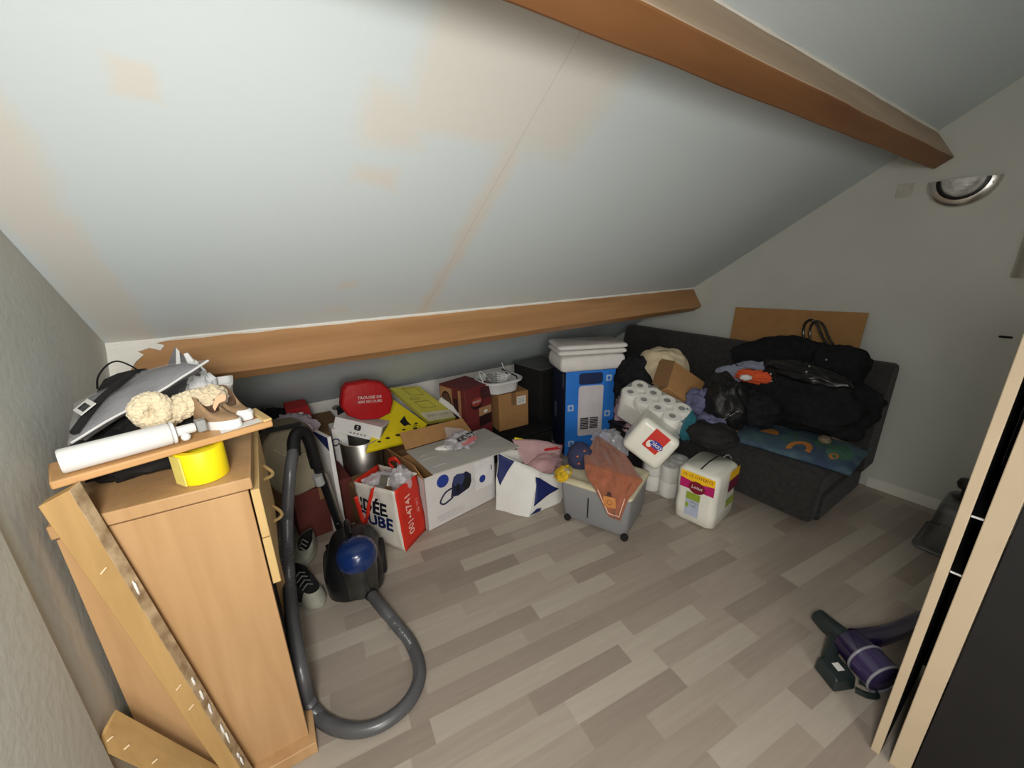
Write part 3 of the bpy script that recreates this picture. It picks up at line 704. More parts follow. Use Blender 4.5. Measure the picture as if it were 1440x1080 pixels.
t = thing('power_plug', 'short grey plug resting on the white ledge below the sloping ceiling', 'plug', UY(472, 574, 2.98))
m = MB(); m.blob(UY(473, 573, 3.0), (0.03, 0.02, 0.016), mat('plug_grey', (110, 104, 98), 0.6), 0.1, 2, 16, 12); m.build('plug_body', t)
m = MB(); m.tube(spline([UY(473, 573, 3.0), UY(478, 580, 2.99), UY(482, 592, 2.97), UY(484, 605, 2.95)], 6), 0.004, M_black, 6); m.build('cord', t)

# white and blue flat cartons
t = thing('flat_white_carton', 'tall flat white carton with a dark blue corner leaning behind the vacuum wand', 'box', (0.30, 2.30, 0))
tl_, tr2 = UY(440, 606, 2.26), UY(460, 616, 2.12); d_ = V((tr2.x - tl_.x, tr2.y - tl_.y, 0)); nn = V((d_.y, -d_.x, 0)).normalized() * 0.022
g = [V((tl_.x, tl_.y, 0.002)), V((tr2.x, tr2.y, 0.002)), tr2, tl_]
m = MB(); m.loft([g, [p - nn for p in g]], M_paper); m.build('carton', t, bevel=0.002)
m = MB(); q0, q1, q2, q3 = tl_.copy(), tr2.copy(), tr2 - V((0, 0, 0.075)), tl_ - V((0, 0, 0.012)); m.slab([q0, q1, q2, q3], 0.002, M_navy, tuple(nn)); o = m.build('blue_print', t)
for v in o.data.vertices: v.co += nn.normalized() * 0.0012
t = thing('white_logo_carton', 'white carton with a round blue logo between the wand and the steel bin', 'box', (0.38, 2.62, 0))
p = [UY(466, 604, 2.50), UY(482, 601, 2.50), UY(480, 640, 2.50)]
m = MB(); x0, x1 = p[0].x, p[1].x + 0.02; m.box((x0, 2.50, 0.002), (x1, 2.61, p[0].z), M_paper); m.build('carton', t, bevel=0.003)
m = MB(); c = UY(472, 622, 2.498); LM = frame(c, (1, 0, 0), (0, 0, 1)); m.loft([[LM @ V((r * math.cos(k * math.pi / 12), r * math.sin(k * math.pi / 12), 0.001)) for k in range(24)] for r in (0.018, 0.026)], M_navy, False, False); m.text('– –', 0.022, M_navy, LM @ TR((0.0, -0.05, 0.001))); m.build('logo_print', t)

# steel bin
t = thing('steel_bin', 'brushed stainless steel waste bin under the yellow game board', 'bin', (0.505, 2.45, 0))
m = MB(); c = V((0.485, 2.45, 0.001)); m.lathe([(0.112, 0), (0.118, 0.006), (0.122, 0.43), (0.118, 0.436), (0.110, 0.436), (0.105, 0.02)], M_steel, 40, Matrix.Translation(c), True, True); m.build('bin_body', t)
m = MB(); m.lathe([(0.123, 0), (0.123, 0.022), (0.118, 0.024)], M_black, 40, Matrix.Translation(c), False, False); m.build('base_ring', t)
simple_box('open_brown_carton', 'brown carton on the floor between the steel bin and the red and white shopping bag', 'box', (0.36, 2.12, 0), math.radians(8), 0.24, 0.18, 0.27, M_cardd)

# white electronics carton + red pouch on top
t = thing('white_product_box', 'white product carton with barcode stripes beneath the red pouch', 'box', (0.5, 2.55, 0.4))
F0 = UY(467, 607, 2.52); F1 = UY(533, 622, 2.36); F2 = UY(534, 600, 2.37); F3 = UY(467, 585, 2.53); R0 = UY(547, 580, 2.55)
e1 = F1 - F0; e2 = ((F3 - F0) + (F2 - F1)) / 2; e2 = e2 - e1 * (e2.dot(e1) / e1.dot(e1)); e3 = e2.cross(e1).normalized()
if e3.y < 0: e3 = -e3
e3 *= 0.20
m = MB(); obox(m, F0, e1, e3, e2, M_paper); m.build('carton', t, bevel=0.003)
FM = frame(F0, e1, e2); w = e1.length; h = e2.length
if FM.to_3x3().col[2].y > 0: pass
m = MB(); out_n = -e3.normalized()
FMo = frame(F0 + out_n * 0.001, e1, e2)
m.prism(rrect(0.042, 0.036, 0.012), 0.0008, M_ink, FMo @ TR((w * 0.50, h * 0.62, 0))); m.text('S', 0.03, M_paper, FMo @ TR((w * 0.50, h * 0.62, 0.0012)))
for k in range(5): m.box((w * 0.36 + k * 0.022, h * 0.18, 0), (w * 0.36 + k * 0.022 + 0.012, h * 0.27, 0.0008), mat('print_grey', (130, 128, 120), 0.8), FMo)
m.build('front_print', t)
m = MB(); RM = frame(F1 + e1.normalized() * 0.001, e3, e2)
for k in range(6): m.box((0.03 + 0.026 * k, h * 0.12, -0.0005), (0.03 + 0.026 * k + 0.014, h * 0.9, 0.0008), mat('print_dark', (70, 66, 60), 0.8), RM)
m.build('side_print', t)
tp_c = F0 + e1 * 0.56 + e3 * 0.5 + e2
t = thing('red_pouch', 'red first aid pouch with white lettering lying on the white product carton', 'pouch', tp_c)
m = MB(); pn = 40; rings = []
pouch = [(481, 548), (487, 540), (515, 535), (535, 537), (549, 549), (552, 563), (548, 580), (532, 588), (508, 590), (489, 584), (479, 571)]
PY = 2.50
fr = [UY(px, py, PY) for px, py in pouch]; zc = min(p.z for p in fr); zoff = 0.0
cen = sum(fr, V()) / len(fr)
tilt = V((0, 0.10, 0.02))
m.loft([[cen + (p - cen) * s + V((0, yo, 0)) for p in fr] for s, yo in ((0.90, -0.026), (0.97, -0.022), (1.0, -0.010), (1.0, 0.05), (0.97, 0.062), (0.9, 0.068))], mat('red_nylon', (176, 18, 24), 0.55, var=0.08, bump=0.3, bs=30)); m.build('pouch_body', t, smooth=50, bevel=0.008, seg=3)
m = MB(); m.tube([cen + (p - cen) * 1.005 + V((0, 0.018, 0)) for p in fr + [fr[0]]], 0.003, mat('zip_dark_red', (120, 14, 18), 0.6), 6); m.build('zipper', t)
m = MB(); LM = frame(cen + V((0.005, -0.040, 0.012)), (1, 0, -0.13), (0.1, 0, 1)); m.text('TROUSSE DE', 0.026, M_paper, LM @ TR((0, 0.015, 0))); m.text('1ERS SECOURS', 0.023, M_paper, LM @ TR((0, -0.012, 0))); m.build('lettering', t)

# yellow boards
t = thing('yellow_game_board', 'bright yellow flat game box slanting under the white carton and red pouch', 'game', UY(560, 600, 2.5))
c0, c1, c2, c3 = UY(515, 634, 2.28), UY(583, 618, 2.34), UY(601, 596, 2.50), UY(545, 556, 2.78)
n_ = ((c1 - c0).cross(c3 - c0)).normalized()
c2 = UP(601, 596, n_, c0)
m = MB(); m.slab([c0, c1, c2, c3], 0.022, M_yellow, (0, 0, 1)); m.build('box_lid', t, bevel=0.002)
def onq(u, v): return (c0 * (1 - u) + c1 * u) * (1 - v) + (c3 * (1 - u) + c2 * u) * v
up_ = n_ if n_.z > 0 else -n_
m = MB(); M_ink2 = mat('game_ink', (60, 56, 24), 0.7)
for u, v, s in ((0.85, 0.55, 0.016), (0.9, 0.35, 0.014), (0.55, 0.25, 0.018), (0.35, 0.18, 0.014), (0.7, 0.15, 0.014), (0.2, 0.12, 0.012), (0.62, 0.42, 0.012), (0.8, 0.75, 0.012)):
    m = MB(); m.prism([(s * (1 + 0.4 * math.sin(3 * k)) * math.cos(k * math.pi / 5), s * 0.7 * math.sin(k * math.pi / 5)) for k in range(10)], 0.0008, M_ink2, frame(onq(u, v) + up_ * 0.0004, c1 - c0, c3 - c0)); m.build('print_mark', t)
m = MB(); m.text('!!!', 0.07, M_ink, frame(onq(0.86, 0.62) + up_ * 0.0006, c3 - c0, c0 - c1)); m.build('print_mark', t); m = MB()
m.poly([onq(u, v) + up_ * 0.0009 for u, v in ((0.46, 0.60), (0.60, 0.52), (0.66, 0.60), (0.74, 0.62), (0.60, 0.70), (0.5, 0.80))], M_ink); m.build('print_mark', t)
gb = c3
t = thing('pale_yellow_sheet', 'pale yellow and white printed sheet lying behind the bright yellow game box', 'sheet', UY(595, 570, 2.8))
d0, d1, d3 = UY(603, 593, 2.58), UY(646, 586, 2.60), UY(549, 545, 2.90)
n2 = ((d1 - d0).cross(d3 - d0)).normalized(); d2 = UP(589, 543, n2, d0); up2 = n2 if n2.z > 0 else -n2
def onq2(u, v): return (d0 * (1 - u) + d1 * u) * (1 - v) + (d3 * (1 - u) + d2 * u) * v
m = MB(); m.slab([d0, d1, d2, d3], 0.030, mat('pale_yellow', (198, 190, 78), 0.7), (0, 0, 1)); m.build('sheet_board', t, bevel=0.002)
m = MB(); m.poly([onq2(u, v) + up2 * 0.0008 for u, v in ((0.02, 0.01), (0.98, 0.01), (0.98, 0.24), (0.02, 0.24))], mat('cream_print', (214, 208, 180), 0.7))
m.text('EASY-CLEAN', 0.035, mat('print_grey', (130, 128, 120), 0.8), frame(onq2(0.5, 0.14) + up2 * 0.0014, d1 - d0, d3 - d0))
for u0, v0, u1, v1 in ((0.25, 0.36, 0.7, 0.55), (0.2, 0.62, 0.5, 0.66), (0.35, 0.74, 0.8, 0.95)):
    q = [onq2(u, v) + up2 * 0.001 for u, v in ((u0, v0), (u1, v0), (u1, v1), (u0, v1))]
    for i in range(4): m.tube([q[i], q[(i + 1) % 4]], 0.002, mat('olive_print', (120, 116, 60), 0.7), 4)
m.build('print', t)
t = thing('white_foam_strip', 'long white foam strip lying against the dark red coffee machine box', 'strip', UY(640, 575, 2.7))
a_, b_2 = UY(620, 560, 2.74), UY(655, 586, 2.52)
m = MB(); FM = frame(a_, b_2 - a_, (0.4, 1, 0)); m.box((0, -0.015, -0.03), ((b_2 - a_).length, 0.035, 0.012), M_paper, FM); m.build('foam', t, bevel=0.004)
# carton that carries the boards
simple_box('toy_carton', 'plain brown carton under the yellow game boxes', 'box', (0.66, 2.42, 0), math.radians(6), 0.50, 0.46, 0.285, M_cardd)

# coffee machine box
NB = UY(657, 608, 2.48); 
t = thing('coffee_machine_box', 'dark red coffee machine box with round logos beside the brown carton', 'box', (NB.x, NB.y, 0.17), math.radians(14))
Wm = wmat(t); M_cof = mat('coffee_red', (112, 44, 44), 0.55, var=0.12); wq, dq, hq = 0.27, 0.30, 0.415
m = MB(); m.box((0, 0, 0), (wq, dq, hq), M_cof, Wm); m.build('carton', t, bevel=0.003)
m = MB(); FR = Wm @ frame((0, -0.001, 0), (1, 0, 0), (0, 0, 1)); LF = Wm @ frame((-0.001, dq, 0), (0, -1, 0), (0, 0, 1))
M_cofd = mat('coffee_dark', (42, 22, 24), 0.6); M_tan2 = mat('coffee_tan', (176, 134, 96), 0.7)
def disc(mm, M0, cx, cy_, rx, ry, mt, z=0.0006, n=28): mm.poly([M0 @ V((cx + rx * math.cos(2 * math.pi * k / n), cy_ + ry * math.sin(2 * math.pi * k / n), z)) for k in range(n)], mt)
def rect(mm, M0, x0, y0, x1, y1, mt, z=0.0006): mm.poly([M0 @ V(p) for p in ((x0, y0, z), (x1, y0, z), (x1, y1, z), (x0, y1, z))], mt)
disc(m, FR, 0.11, 0.29, 0.062, 0.05, M_cofd, 0.0006); disc(m, FR, 0.11, 0.30, 0.056, 0.036, mat('coffee_logo', (150, 60, 50), 0.6), 0.001)
m.text('SENSEO', 0.024, M_paper, FR @ TR((0.11, 0.30, 0.0016)))
rect(m, FR, 0.13, 0.17, 0.262, 0.24, M_tan2); rect(m, FR, 0.13, 0.09, 0.262, 0.175, M_cofd); rect(m, FR, 0.15, 0.30, 0.262, 0.40, mat('coffee_mid', (74, 34, 38), 0.6)); disc(m, FR, 0.20, 0.20, 0.02, 0.014, M_paper, 0.0011)
rect(m, LF, 0.01, 0.01, 0.15, 0.40, M_tan2); rect(m, LF, 0.22, 0.01, 0.25, 0.40, M_tan2, 0.0005)
disc(m, LF, 0.08, 0.28, 0.06, 0.09, M_cofd, 0.001); disc(m, LF, 0.08, 0.28, 0.05, 0.075, mat('coffee_brown', (96, 68, 52), 0.6), 0.0014); m.text('SENSEO', 0.024, M_paper, LF @ TR((0.08, 0.28, 0.002)))
rect(m, LF, 0.165, 0.10, 0.21, 0.33, M_cofd, 0.001); m.build('print', t)

# black low chest carrying carton, coffee box
low = thing('dark_storage_ottoman', 'low black fabric storage ottoman under the brown carton', 'ottoman', (1.2, 2.30, 0))
m = MB(); m.box((1.20, 2.34, 0.003), (1.97, 2.86, 0.135), M_blackm); m.build('base', low, bevel=0.012)
m = MB(); m.box((1.19, 2.33, 0.137), (1.98, 2.87, 0.168), M_coat); m.build('lid', low, bevel=0.012)
cb = UY(703, 602, 2.50)
t = thing('brown_carton', 'plain brown carton with a white shipping label under the white basin', 'box', (cb.x, cb.y + 0.005, 0.17), math.radians(-4)); Wm = wmat(t)
m = MB(); m.box((0, 0, 0), (0.275, 0.32, 0.305), M_card, Wm); m.build('carton', t, bevel=0.004)
m = MB(); m.box((0.165, -0.0012, 0.195), (0.25, 0, 0.265), M_paper, Wm)
FR = Wm @ frame((0, -0.0015, 0), (1, 0, 0), (0, 0, 1))
for k in range(4): rect(m, FR, 0.172, 0.208 + 0.013 * k, 0.172 + 0.06 + 0.008 * (k % 2), 0.212 + 0.013 * k, mat('print_grey', (130, 128, 120), 0.8))
m.build('shipping_label', t)
m = MB(); m.box((0.115, -0.0008, 0.2), (0.155, 0.321, 0.3058), M_cardd, Wm); m.build('packing_tape', t)

# white basin with odds and ends
bc_ = UY(701, 541, 2.62); bz = 0.4765
t = thing('white_basin', 'white plastic basin full of cables on top of the brown carton', 'basin', (bc_.x, bc_.y, bz))
m = MB()
def br(rx, ry, z): return [V((bc_.x + x, bc_.y + y, bz + z)) for x, y in rrect(2 * rx, 2 * ry, min(rx, ry) * 0.7, 7)]
m.loft([br(0.115, 0.10, 0), br(0.135, 0.12, 0.012), br(0.15, 0.13, 0.085), br(0.155, 0.135, 0.09), br(0.178, 0.155, 0.096), br(0.180, 0.157, 0.110), br(0.168, 0.147, 0.113), br(0.148, 0.128, 0.10), br(0.125, 0.11, 0.02)], M_whitep); m.build('tub', t)
m = MB(); hs = V((bc_.x, bc_.y, bz + 0.105))
m.tube(spline([hs + V((-0.165, -0.05, 0)), hs + V((-0.175, -0.02, 0.05)), hs + V((-0.15, 0.03, 0.075)), hs + V((-0.10, 0.02, 0.03)), hs + V((-0.09, -0.03, 0.0))], 8), 0.004, M_whitep, 7); 
m.tube([hs + V((0.12, 0.06, 0)), hs + V((0.10, 0.10, 0.09))], 0.004, M_whitep, 7); m.build('carry_wire', t)
for nm, lbl, dx, dy, r, mt in (('cable_coil', 'pale coiled cable in the white basin, on its left', -0.06, 0.0, 0.05, M_grey), ('cable_coil', 'white coiled cable in the middle of the white basin', 0.0, -0.02, 0.055, M_whitep)):
    tt = thing(nm, lbl, 'cable', hs + V((dx, dy, -0.06)), group='cables in the basin'); m = MB(); pts = []
    for k in range(90):
        a = k * 0.42; pts.append(hs + V((dx + (r - 0.006 * (k % 5)) * math.cos(a), dy + (r - 0.004 * (k % 3)) * math.sin(a) * 0.9, -0.055 + 0.0011 * k)))
    m.tube(pts, 0.007, mt, 6); m.build('cable', tt)
tt = thing('charger_plug', 'white charger with black hole lying in the basin beside a black rod', 'charger', hs)
m = MB(); m.box((-0.028, -0.03, -0.06), (0.035, 0.03, 0.04), M_whitep, TR(hs + V((0.055, -0.02, 0)), 0.4, 0.3)); m.build('charger_body', tt, bevel=0.006)
m = MB(); m.lathe([(0.0, 0), (0.012, 0), (0.012, 0.002)], M_ink, 16, TR(hs + V((0.055, -0.02, 0)), 0.4, 0.3) @ TR((0, 0, 0.0405)), False, True); m.build('socket_hole', tt)
m = MB(); m.tube([hs + V((0.075, 0.06, 0.05)), hs + V((0.115, -0.09, 0.015)), hs + V((0.12, -0.10, -0.02))], 0.006, M_black, 8); tag(m.build('black_rod'), 'thin black rod leaning over the front rim of the white basin', 'rod')
tt = thing('folded_cloth', 'pale folded cloth in the right half of the white basin', 'cloth', hs + V((0.1, 0.03, -0.05)))
m = MB(); m.blob(hs + V((0.085, 0.06, -0.02)), (0.045, 0.05, 0.045), mat('pale_cloth', (190, 190, 184), 0.9, bump=0.3, bs=40), 0.2, 3, 24, 16, 3, fold=0.2); m.build('cloth_folds', tt)

# tall black speaker cabinet
t = thing('black_speaker_cabinet', 'tall black speaker cabinet standing behind the white basin and blue box', 'speaker', (1.985, 2.52, 0), math.radians(6)); Wm = wmat(t)
m = MB(); m.box((0, 0, 0.003), (0.34, 0.34, 0.60), M_blackm, Wm); m.build('cabinet_body', t, bevel=0.004)
m = MB(); m.box((-0.003, -0.003, 0.601), (0.343, 0.343, 0.612), mat('top_sheen_grey', (84, 84, 82), 0.35), Wm); m.build('top_plate', t, bevel=0.002)  # sheen on the black top, put into the grey of this plate
m = MB(); m.box((0.02, -0.008, 0.03), (0.32, -0.001, 0.57), M_dark, Wm); m.build('grille', t, bevel=0.003)

# ================================================================ front row on the floor
# shopping bag
N0 = UZ(570, 776, 0.002); R0 = UZ(598, 746, 0.002); R0 = N0 + (R0 - N0) * 1.05
ld_ = (UZ(500, 742, 0.002) - N0); ld_ = V((-(R0 - N0).y, (R0 - N0).x, 0)).normalized() * 0.30
ld_ = Matrix.Rotation(math.radians(-6), 3, 'Z') @ ld_
ldw = ld_
t = thing('shopping_bag', 'white shopping bag with red side panel and large lettering on the floor beside the vacuum', 'bag', N0)
H_ = 0.37
def bagp(u, v, w):   # u along white face to the left, w along red side, v height
    base = N0 + ldw * u + (R0 - N0) * w
    top = UY(553, 688, N0.y + 0.02)
    lean = (V((top.x, top.y, 0)) - V((N0.x, N0.y, 0))); 
    z = H_ * v * (1.0 - 0.06 * u)
    bulge = 0.012 * math.sin(math.pi * v) 
    nrm = -(R0 - N0).normalized() * (1 if w < 0.5 else -1) 
    p = base + lean * v * 0.9 + nrm * bulge * math.sin(math.pi * u) + V((0, 0, z))
    return p + V((0.006 * nz((u * 4, v * 4, w), 1.3, 1), 0.006 * nz((u * 4, v * 4, w), 1.3, 4), 0))
M_bagw = mat('woven_white', (218, 212, 200), 0.5, var=0.04, bump=0.25, bs=25)
M_bagr = mat('bag_red', (206, 44, 28), 0.45, var=0.08, bump=0.25, bs=25)
m = MB(); m.grid(lambda a, b: bagp(a, b, 0), 14, 14, M_bagw); m.grid(lambda a, b: bagp(a, b, 1), 14, 14, M_bagw); m.grid(lambda a, b: bagp(1, b, a), 6, 14, M_bagr); m.grid(lambda a, b: bagp(a, 0.0, b), 6, 6, M_bagw)
m.build('bag_shell', t, solid=0.003)
m = MB(); m.grid(lambda a, b: bagp(0, b * (1 - 0.02 * a), a), 8, 14, M_bagr); o = m.build('side_gusset', t, solid=0.003); o['label'] = 'red side panel'
def fface(u, v, off=0.004):
    p = bagp(u, v, 0); n_ = (bagp(u + .01, v, 0) - bagp(u - .01, v, 0)).cross(bagp(u, v + .01, 0) - bagp(u, v - .01, 0)).normalized()
    if n_.y > 0: n_ = -n_
    return p + n_ * off
def wrap_text(mm, s, size, mt, fn, shear=0, bold=0.0):   # lettering laid on a curved face: fn(x, y) -> point
    k = MB(); k.text(s, size, mt, Matrix.Identity(4), shear, bold)
    mm.add([fn(p.x, p.y) for p in k.v], k.f, mt)
LW = ldw.length
m = MB(); M_bink = mat('bag_ink', (18, 20, 34), 0.5); M_bblue = mat('bag_blue_ink', (20, 32, 84), 0.5)
wrap_text(m, 'IDÉE', 0.105, M_bink, lambda x, y: fface(0.60 - x / LW, 0.64 + y / H_), 0.15, 0.004)
wrap_text(m, 'CUBE', 0.105, M_bblue, lambda x, y: fface(0.60 - x / LW, 0.41 + y / H_), 0.15, 0.004); m.build('front_lettering', t)
def sface(u, v, off=0.004):
    p = bagp(0, v, u); n_ = (bagp(0, v, u + .01) - bagp(0, v, u - .01)).cross(bagp(0, v + .01, u) - bagp(0, v - .01, u)).normalized()
    if n_.x < 0: n_ = -n_
    return p + n_ * off
SW = (R0 - N0).length
m = MB(); M_bagt = mat('bag_side_ink', (240, 190, 180), 0.5)
wrap_text(m, '001•4741', 0.064, M_bagt, lambda x, y: sface(0.42 - y / SW, 0.50 - x / H_ * -1.0), 0, 0.001)
wrap_text(m, '62 10 l', 0.03, M_bagt, lambda x, y: sface(0.78 - y / SW, 0.52 + x / H_), 0, 0); m.build('side_lettering', t)
m = MB(); pts = [fface(u, v, 0.007) for u, v in ((0.46, 0.995), (0.52, 0.90), (0.62, 0.70), (0.72, 0.50), (0.80, 0.36), (0.86, 0.28), (0.92, 0.36), (0.96, 0.55), (0.985, 0.75))]
pts = spline(pts, 5)
m.loft([[p + V((0.014, -0.002, 0.004)) for p in pts], [p - V((0.014, 0.002, 0.004)) for p in pts]], M_bagr, False, False, closed=False); o = m.build('handle', t, solid=0.003); o['label'] = 'red strap'
m = MB(); pts = spline([bagp(0.55, 1.0, 0.98), bagp(0.62, 1.14, 0.9), bagp(0.42, 1.22, 0.92), bagp(0.35, 1.1, 0.97)], 6)
m.loft([[p + V((0, 0, 0.013)) for p in pts], [p - V((0, 0, 0.013)) for p in pts]], M_bagr, False, False, closed=False); o = m.build('handle', t, solid=0.003)
tt = thing('plastic_packaging', 'crumpled clear plastic packaging sticking out of the red and white shopping bag', 'packaging', bagp(0.25, 0.95, 0.5))
m = MB(); m.blob(bagp(0.16, 0.98, 0.55), (0.062, 0.055, 0.075), M_film2, 0.3, 2.0, 30, 20, 4, fold=0.3); m.blob(bagp(0.62, 0.94, 0.5), (0.10, 0.06, 0.045), M_film2, 0.3, 2.0, 30, 20, 6, fold=0.3); m.build('film', tt)
m = MB(); m.box((-0.022, -0.004, -0.03), (0.022, 0.0, 0.03), mat('dark_print', (96, 92, 80), 0.6), TR(bagp(0.42, 1.01, 0.3), 0.2, -0.3, 0.5)); m.box((0.02, -0.006, -0.025), (0.04, 0.02, 0.02), M_paper, TR(bagp(0.42, 1.01, 0.3), 0.2, -0.3, 0.5)); m.build('printed_card', tt)
m = MB(); m.box((0.0, 0.0, 0.004), (0.17, 0.10, H_ * 0.85), M_cardd, TR(bagp(0.80, 0, 0.40), math.atan2(-ldw.y, -ldw.x))); tag(m.build('brown_carton_insert'), 'brown carton standing inside the red and white shopping bag', 'box')

# vacuum cleaner carton
A0 = UZ(603, 748, 0.0); B0 = UZ(697, 700, 0.0)
e1 = (B0 - A0); yaw_ = math.atan2(e1.y, e1.x); bw = e1.length; bd_, bh = 0.33, 0.345
t = thing('vacuum_carton', 'open white carton printed with a picture of a canister vacuum, its flaps folded out', 'box', A0, yaw_); Wm = wmat(t)
M_bxw = mat('carton_white', (212, 208, 206), 0.65, var=0.03)
m = MB(); th = 0.005
m.box((0, 0, 0), (bw, th, bh), M_bxw, Wm); m.box((0, bd_ - th, 0), (bw, bd_, bh), M_card, Wm); m.box((0, 0, 0), (th, bd_, bh), M_bxw, Wm); m.box((bw - th, 0, 0), (bw, bd_, bh), M_bxw, Wm); m.box((0, 0, 0), (bw, bd_, th), M_card, Wm)
m.build('carton', t)
FR = Wm @ frame((0, -0.0008, 0), (1, 0, 0), (0, 0, 1)); LF = Wm @ frame((-0.0008, bd_, 0), (0, -1, 0), (0, 0, 1))
m = MB(); M_pic = mat('print_navy', (26, 30, 58), 0.5, var=0.3, vs=40); M_picg = mat('print_pale', (186, 182, 182), 0.6); M_pblue = mat('print_blue', (34, 58, 140), 0.5)
disc(m, FR, 0.115 * bw / 0.49, 0.285, 0.040, 0.040, M_pblue); disc(m, FR, 0.40, 0.185, 0.024, 0.026, M_pblue); rect(m, FR, 0.345, 0.12, 0.485, 0.315, mat('print_panel', (224, 222, 222), 0.6), 0.0003); rect(m, FR, 0.47, 0.22, 0.477, 0.255, M_ink)
def picvac(mm, M0, s=1.0):
    mm.poly([M0 @ V((x * s, y * s, 0.0008)) for x, y in ((-0.075, -0.05), (-0.02, -0.062), (0.05, -0.045), (0.085, -0.005), (0.085, 0.05), (0.06, 0.075), (0.045, 0.085), (0.03, 0.078), (-0.02, 0.09), (-0.045, 0.08), (-0.06, 0.04), (-0.065, 0.0))], M_pic)
    disc(mm, M0, -0.01 * s, 0.045 * s, 0.045 * s, 0.04 * s, mat('print_navy_light', (52, 62, 104), 0.5), 0.0012); disc(mm, M0, 0.05 * s, 0.0, 0.03 * s, 0.045 * s, mat('print_dark2', (14, 14, 22), 0.5), 0.0012); disc(mm, M0, -0.02 * s, -0.01 * s, 0.016 * s, 0.035 * s, mat('print_dark2', (14, 14, 22), 0.5), 0.0013)
    q = spline([M0 @ V((x * s, y * s, 0.001)) for x, y in ((-0.065, 0.01), (-0.11, 0.0), (-0.145, -0.035), (-0.15, -0.06), (-0.12, -0.075), (-0.06, -0.055))], 6); mm.tube(q, 0.0055 * s, M_pic, 6)
    mm.tube([M0 @ V((0.09 * s, 0.03 * s, 0.0005)), M0 @ V((0.115 * s, -0.04 * s, 0.0005)), M0 @ V((0.05 * s, -0.085 * s, 0.0005))], 0.0012 * s, M_picg, 4)
picvac(m, FR @ TR((0.235, 0.205, 0)), 0.95)
for k in range(3): rect(m, FR, 0.06 + 0.01 * k, 0.062 - 0.016 * k, 0.24 + 0.02 * (k % 2), 0.068 - 0.016 * k, M_picg)
picvac(m, LF @ TR((0.16, 0.19, 0)) , 0.9); disc(m, LF, 0.24, 0.26, 0.03, 0.03, M_pblue); m.build('printed_picture', t)
# flaps
back_l = Wm @ V((0.0, bd_, bh)); back_r = Wm @ V((bw, bd_, bh))
fo = [UY(571, 634, back_l.y - 0.02), UY(609, 667, A0.y - 0.06), UY(731, 628, B0.y - 0.09), UY(681, 602, back_r.y + 0.02)]
m = MB(); ff = [Wm @ V((0.0, bd_ - 0.01, bh + 0.002)), Wm @ V((bw, bd_ - 0.01, bh + 0.002))]
n3 = ((fo[1] - fo[0]).cross(fo[2] - fo[0])).normalized()
m.slab(fo, 0.005, mat('flap_grey', (186, 184, 178), 0.7, var=0.03), (0, 0, 1))
up3 = n3 if n3.z > 0 else -n3
def onf(u, v): return (fo[0] * (1 - u) + fo[3] * u) * (1 - v) + (fo[1] * (1 - u) + fo[2] * u) * v
for v in (0.35, 0.5, 0.8): m.tube([onf(0.06, v) + up3 * 0.001, onf(0.20, v) + up3 * 0.001], 0.002, M_picg, 4)
m.tube([onf(0.02, 0.5) + up3 * 0.001, onf(0.98, 0.5) + up3 * 0.001], 0.0015, M_picg, 4)
o = m.build('flap', t); o['label'] = 'pale grey flap'
fu = [fo[0] + V((0, 0.004, 0.004)), fo[0].lerp(fo[3], 0.82) + V((0, 0.004, 0.004))]
fb = [UY(562, 609, fu[0].y + 0.06), UY(650, 588, fu[1].y + 0.06)]
m = MB(); m.slab([fu[0], fu[1], fb[1], fb[0]], 0.005, M_card, (0, -1, 0.3)); o = m.build('flap', t); o['label'] = 'brown upright flap'
m = MB(); a0, a1 = Wm @ V((-0.001, 0.0, bh)), Wm @ V((-0.001, bd_, bh)); m.slab([a0, a1, a1 + V((-0.045, 0.0, 0.085)), a0 + V((-0.035, 0.03, 0.085))], 0.004, M_card, (0, 0, 1)); m.build('flap', t)
tt = thing('clear_bag_of_parts', 'clear plastic bag with red and black print lying on the grey carton flap', 'bag', onf(0.5, 0.35))
m = MB(); m.blob(onf(0.52, 0.38) + V((0, 0, 0.035)), (0.12, 0.08, 0.045), M_film2, 0.3, 3, 30, 20, 11, fold=0.5, rot=0.3)
pk = [onf(0.42, 0.12) + V((0, 0, 0.11)), onf(0.40, 0.30) + V((0, 0, 0.03)), onf(0.70, 0.2) + V((0, 0, 0.04))]; m.slab(pk + [onf(0.66, 0.1) + V((0, 0, 0.06))], 0.002, M_film, (0, 0, 1)); m.build('film', tt)
m = MB(); rp = onf(0.55, 0.48) + V((0, -0.0, 0.068)); FMx = TR(rp, 0.35, 0.5); 
m.text('KIDDY', 0.05, M_ink, FMx, 0.1, 0.002); m.prism([(0.07 * math.cos(k * math.pi / 8), 0.018 * math.sin(k * math.pi / 8) - 0.035) for k in range(16)], 0.001, mat('pink_print', (196, 110, 110), 0.5), FMx); m.build('print', tt)
tt = thing('white_sachet', 'small white sachet lying on the grey carton flap beside the clear bag', 'sachet', onf(0.30, 0.30))
m = MB(); m.blob(onf(0.32, 0.36) + V((0, 0, 0.014)), (0.055, 0.022, 0.014), M_paper, 0.25, 3, 20, 14, 4, rot=-0.5); m.build('sachet_body', tt)

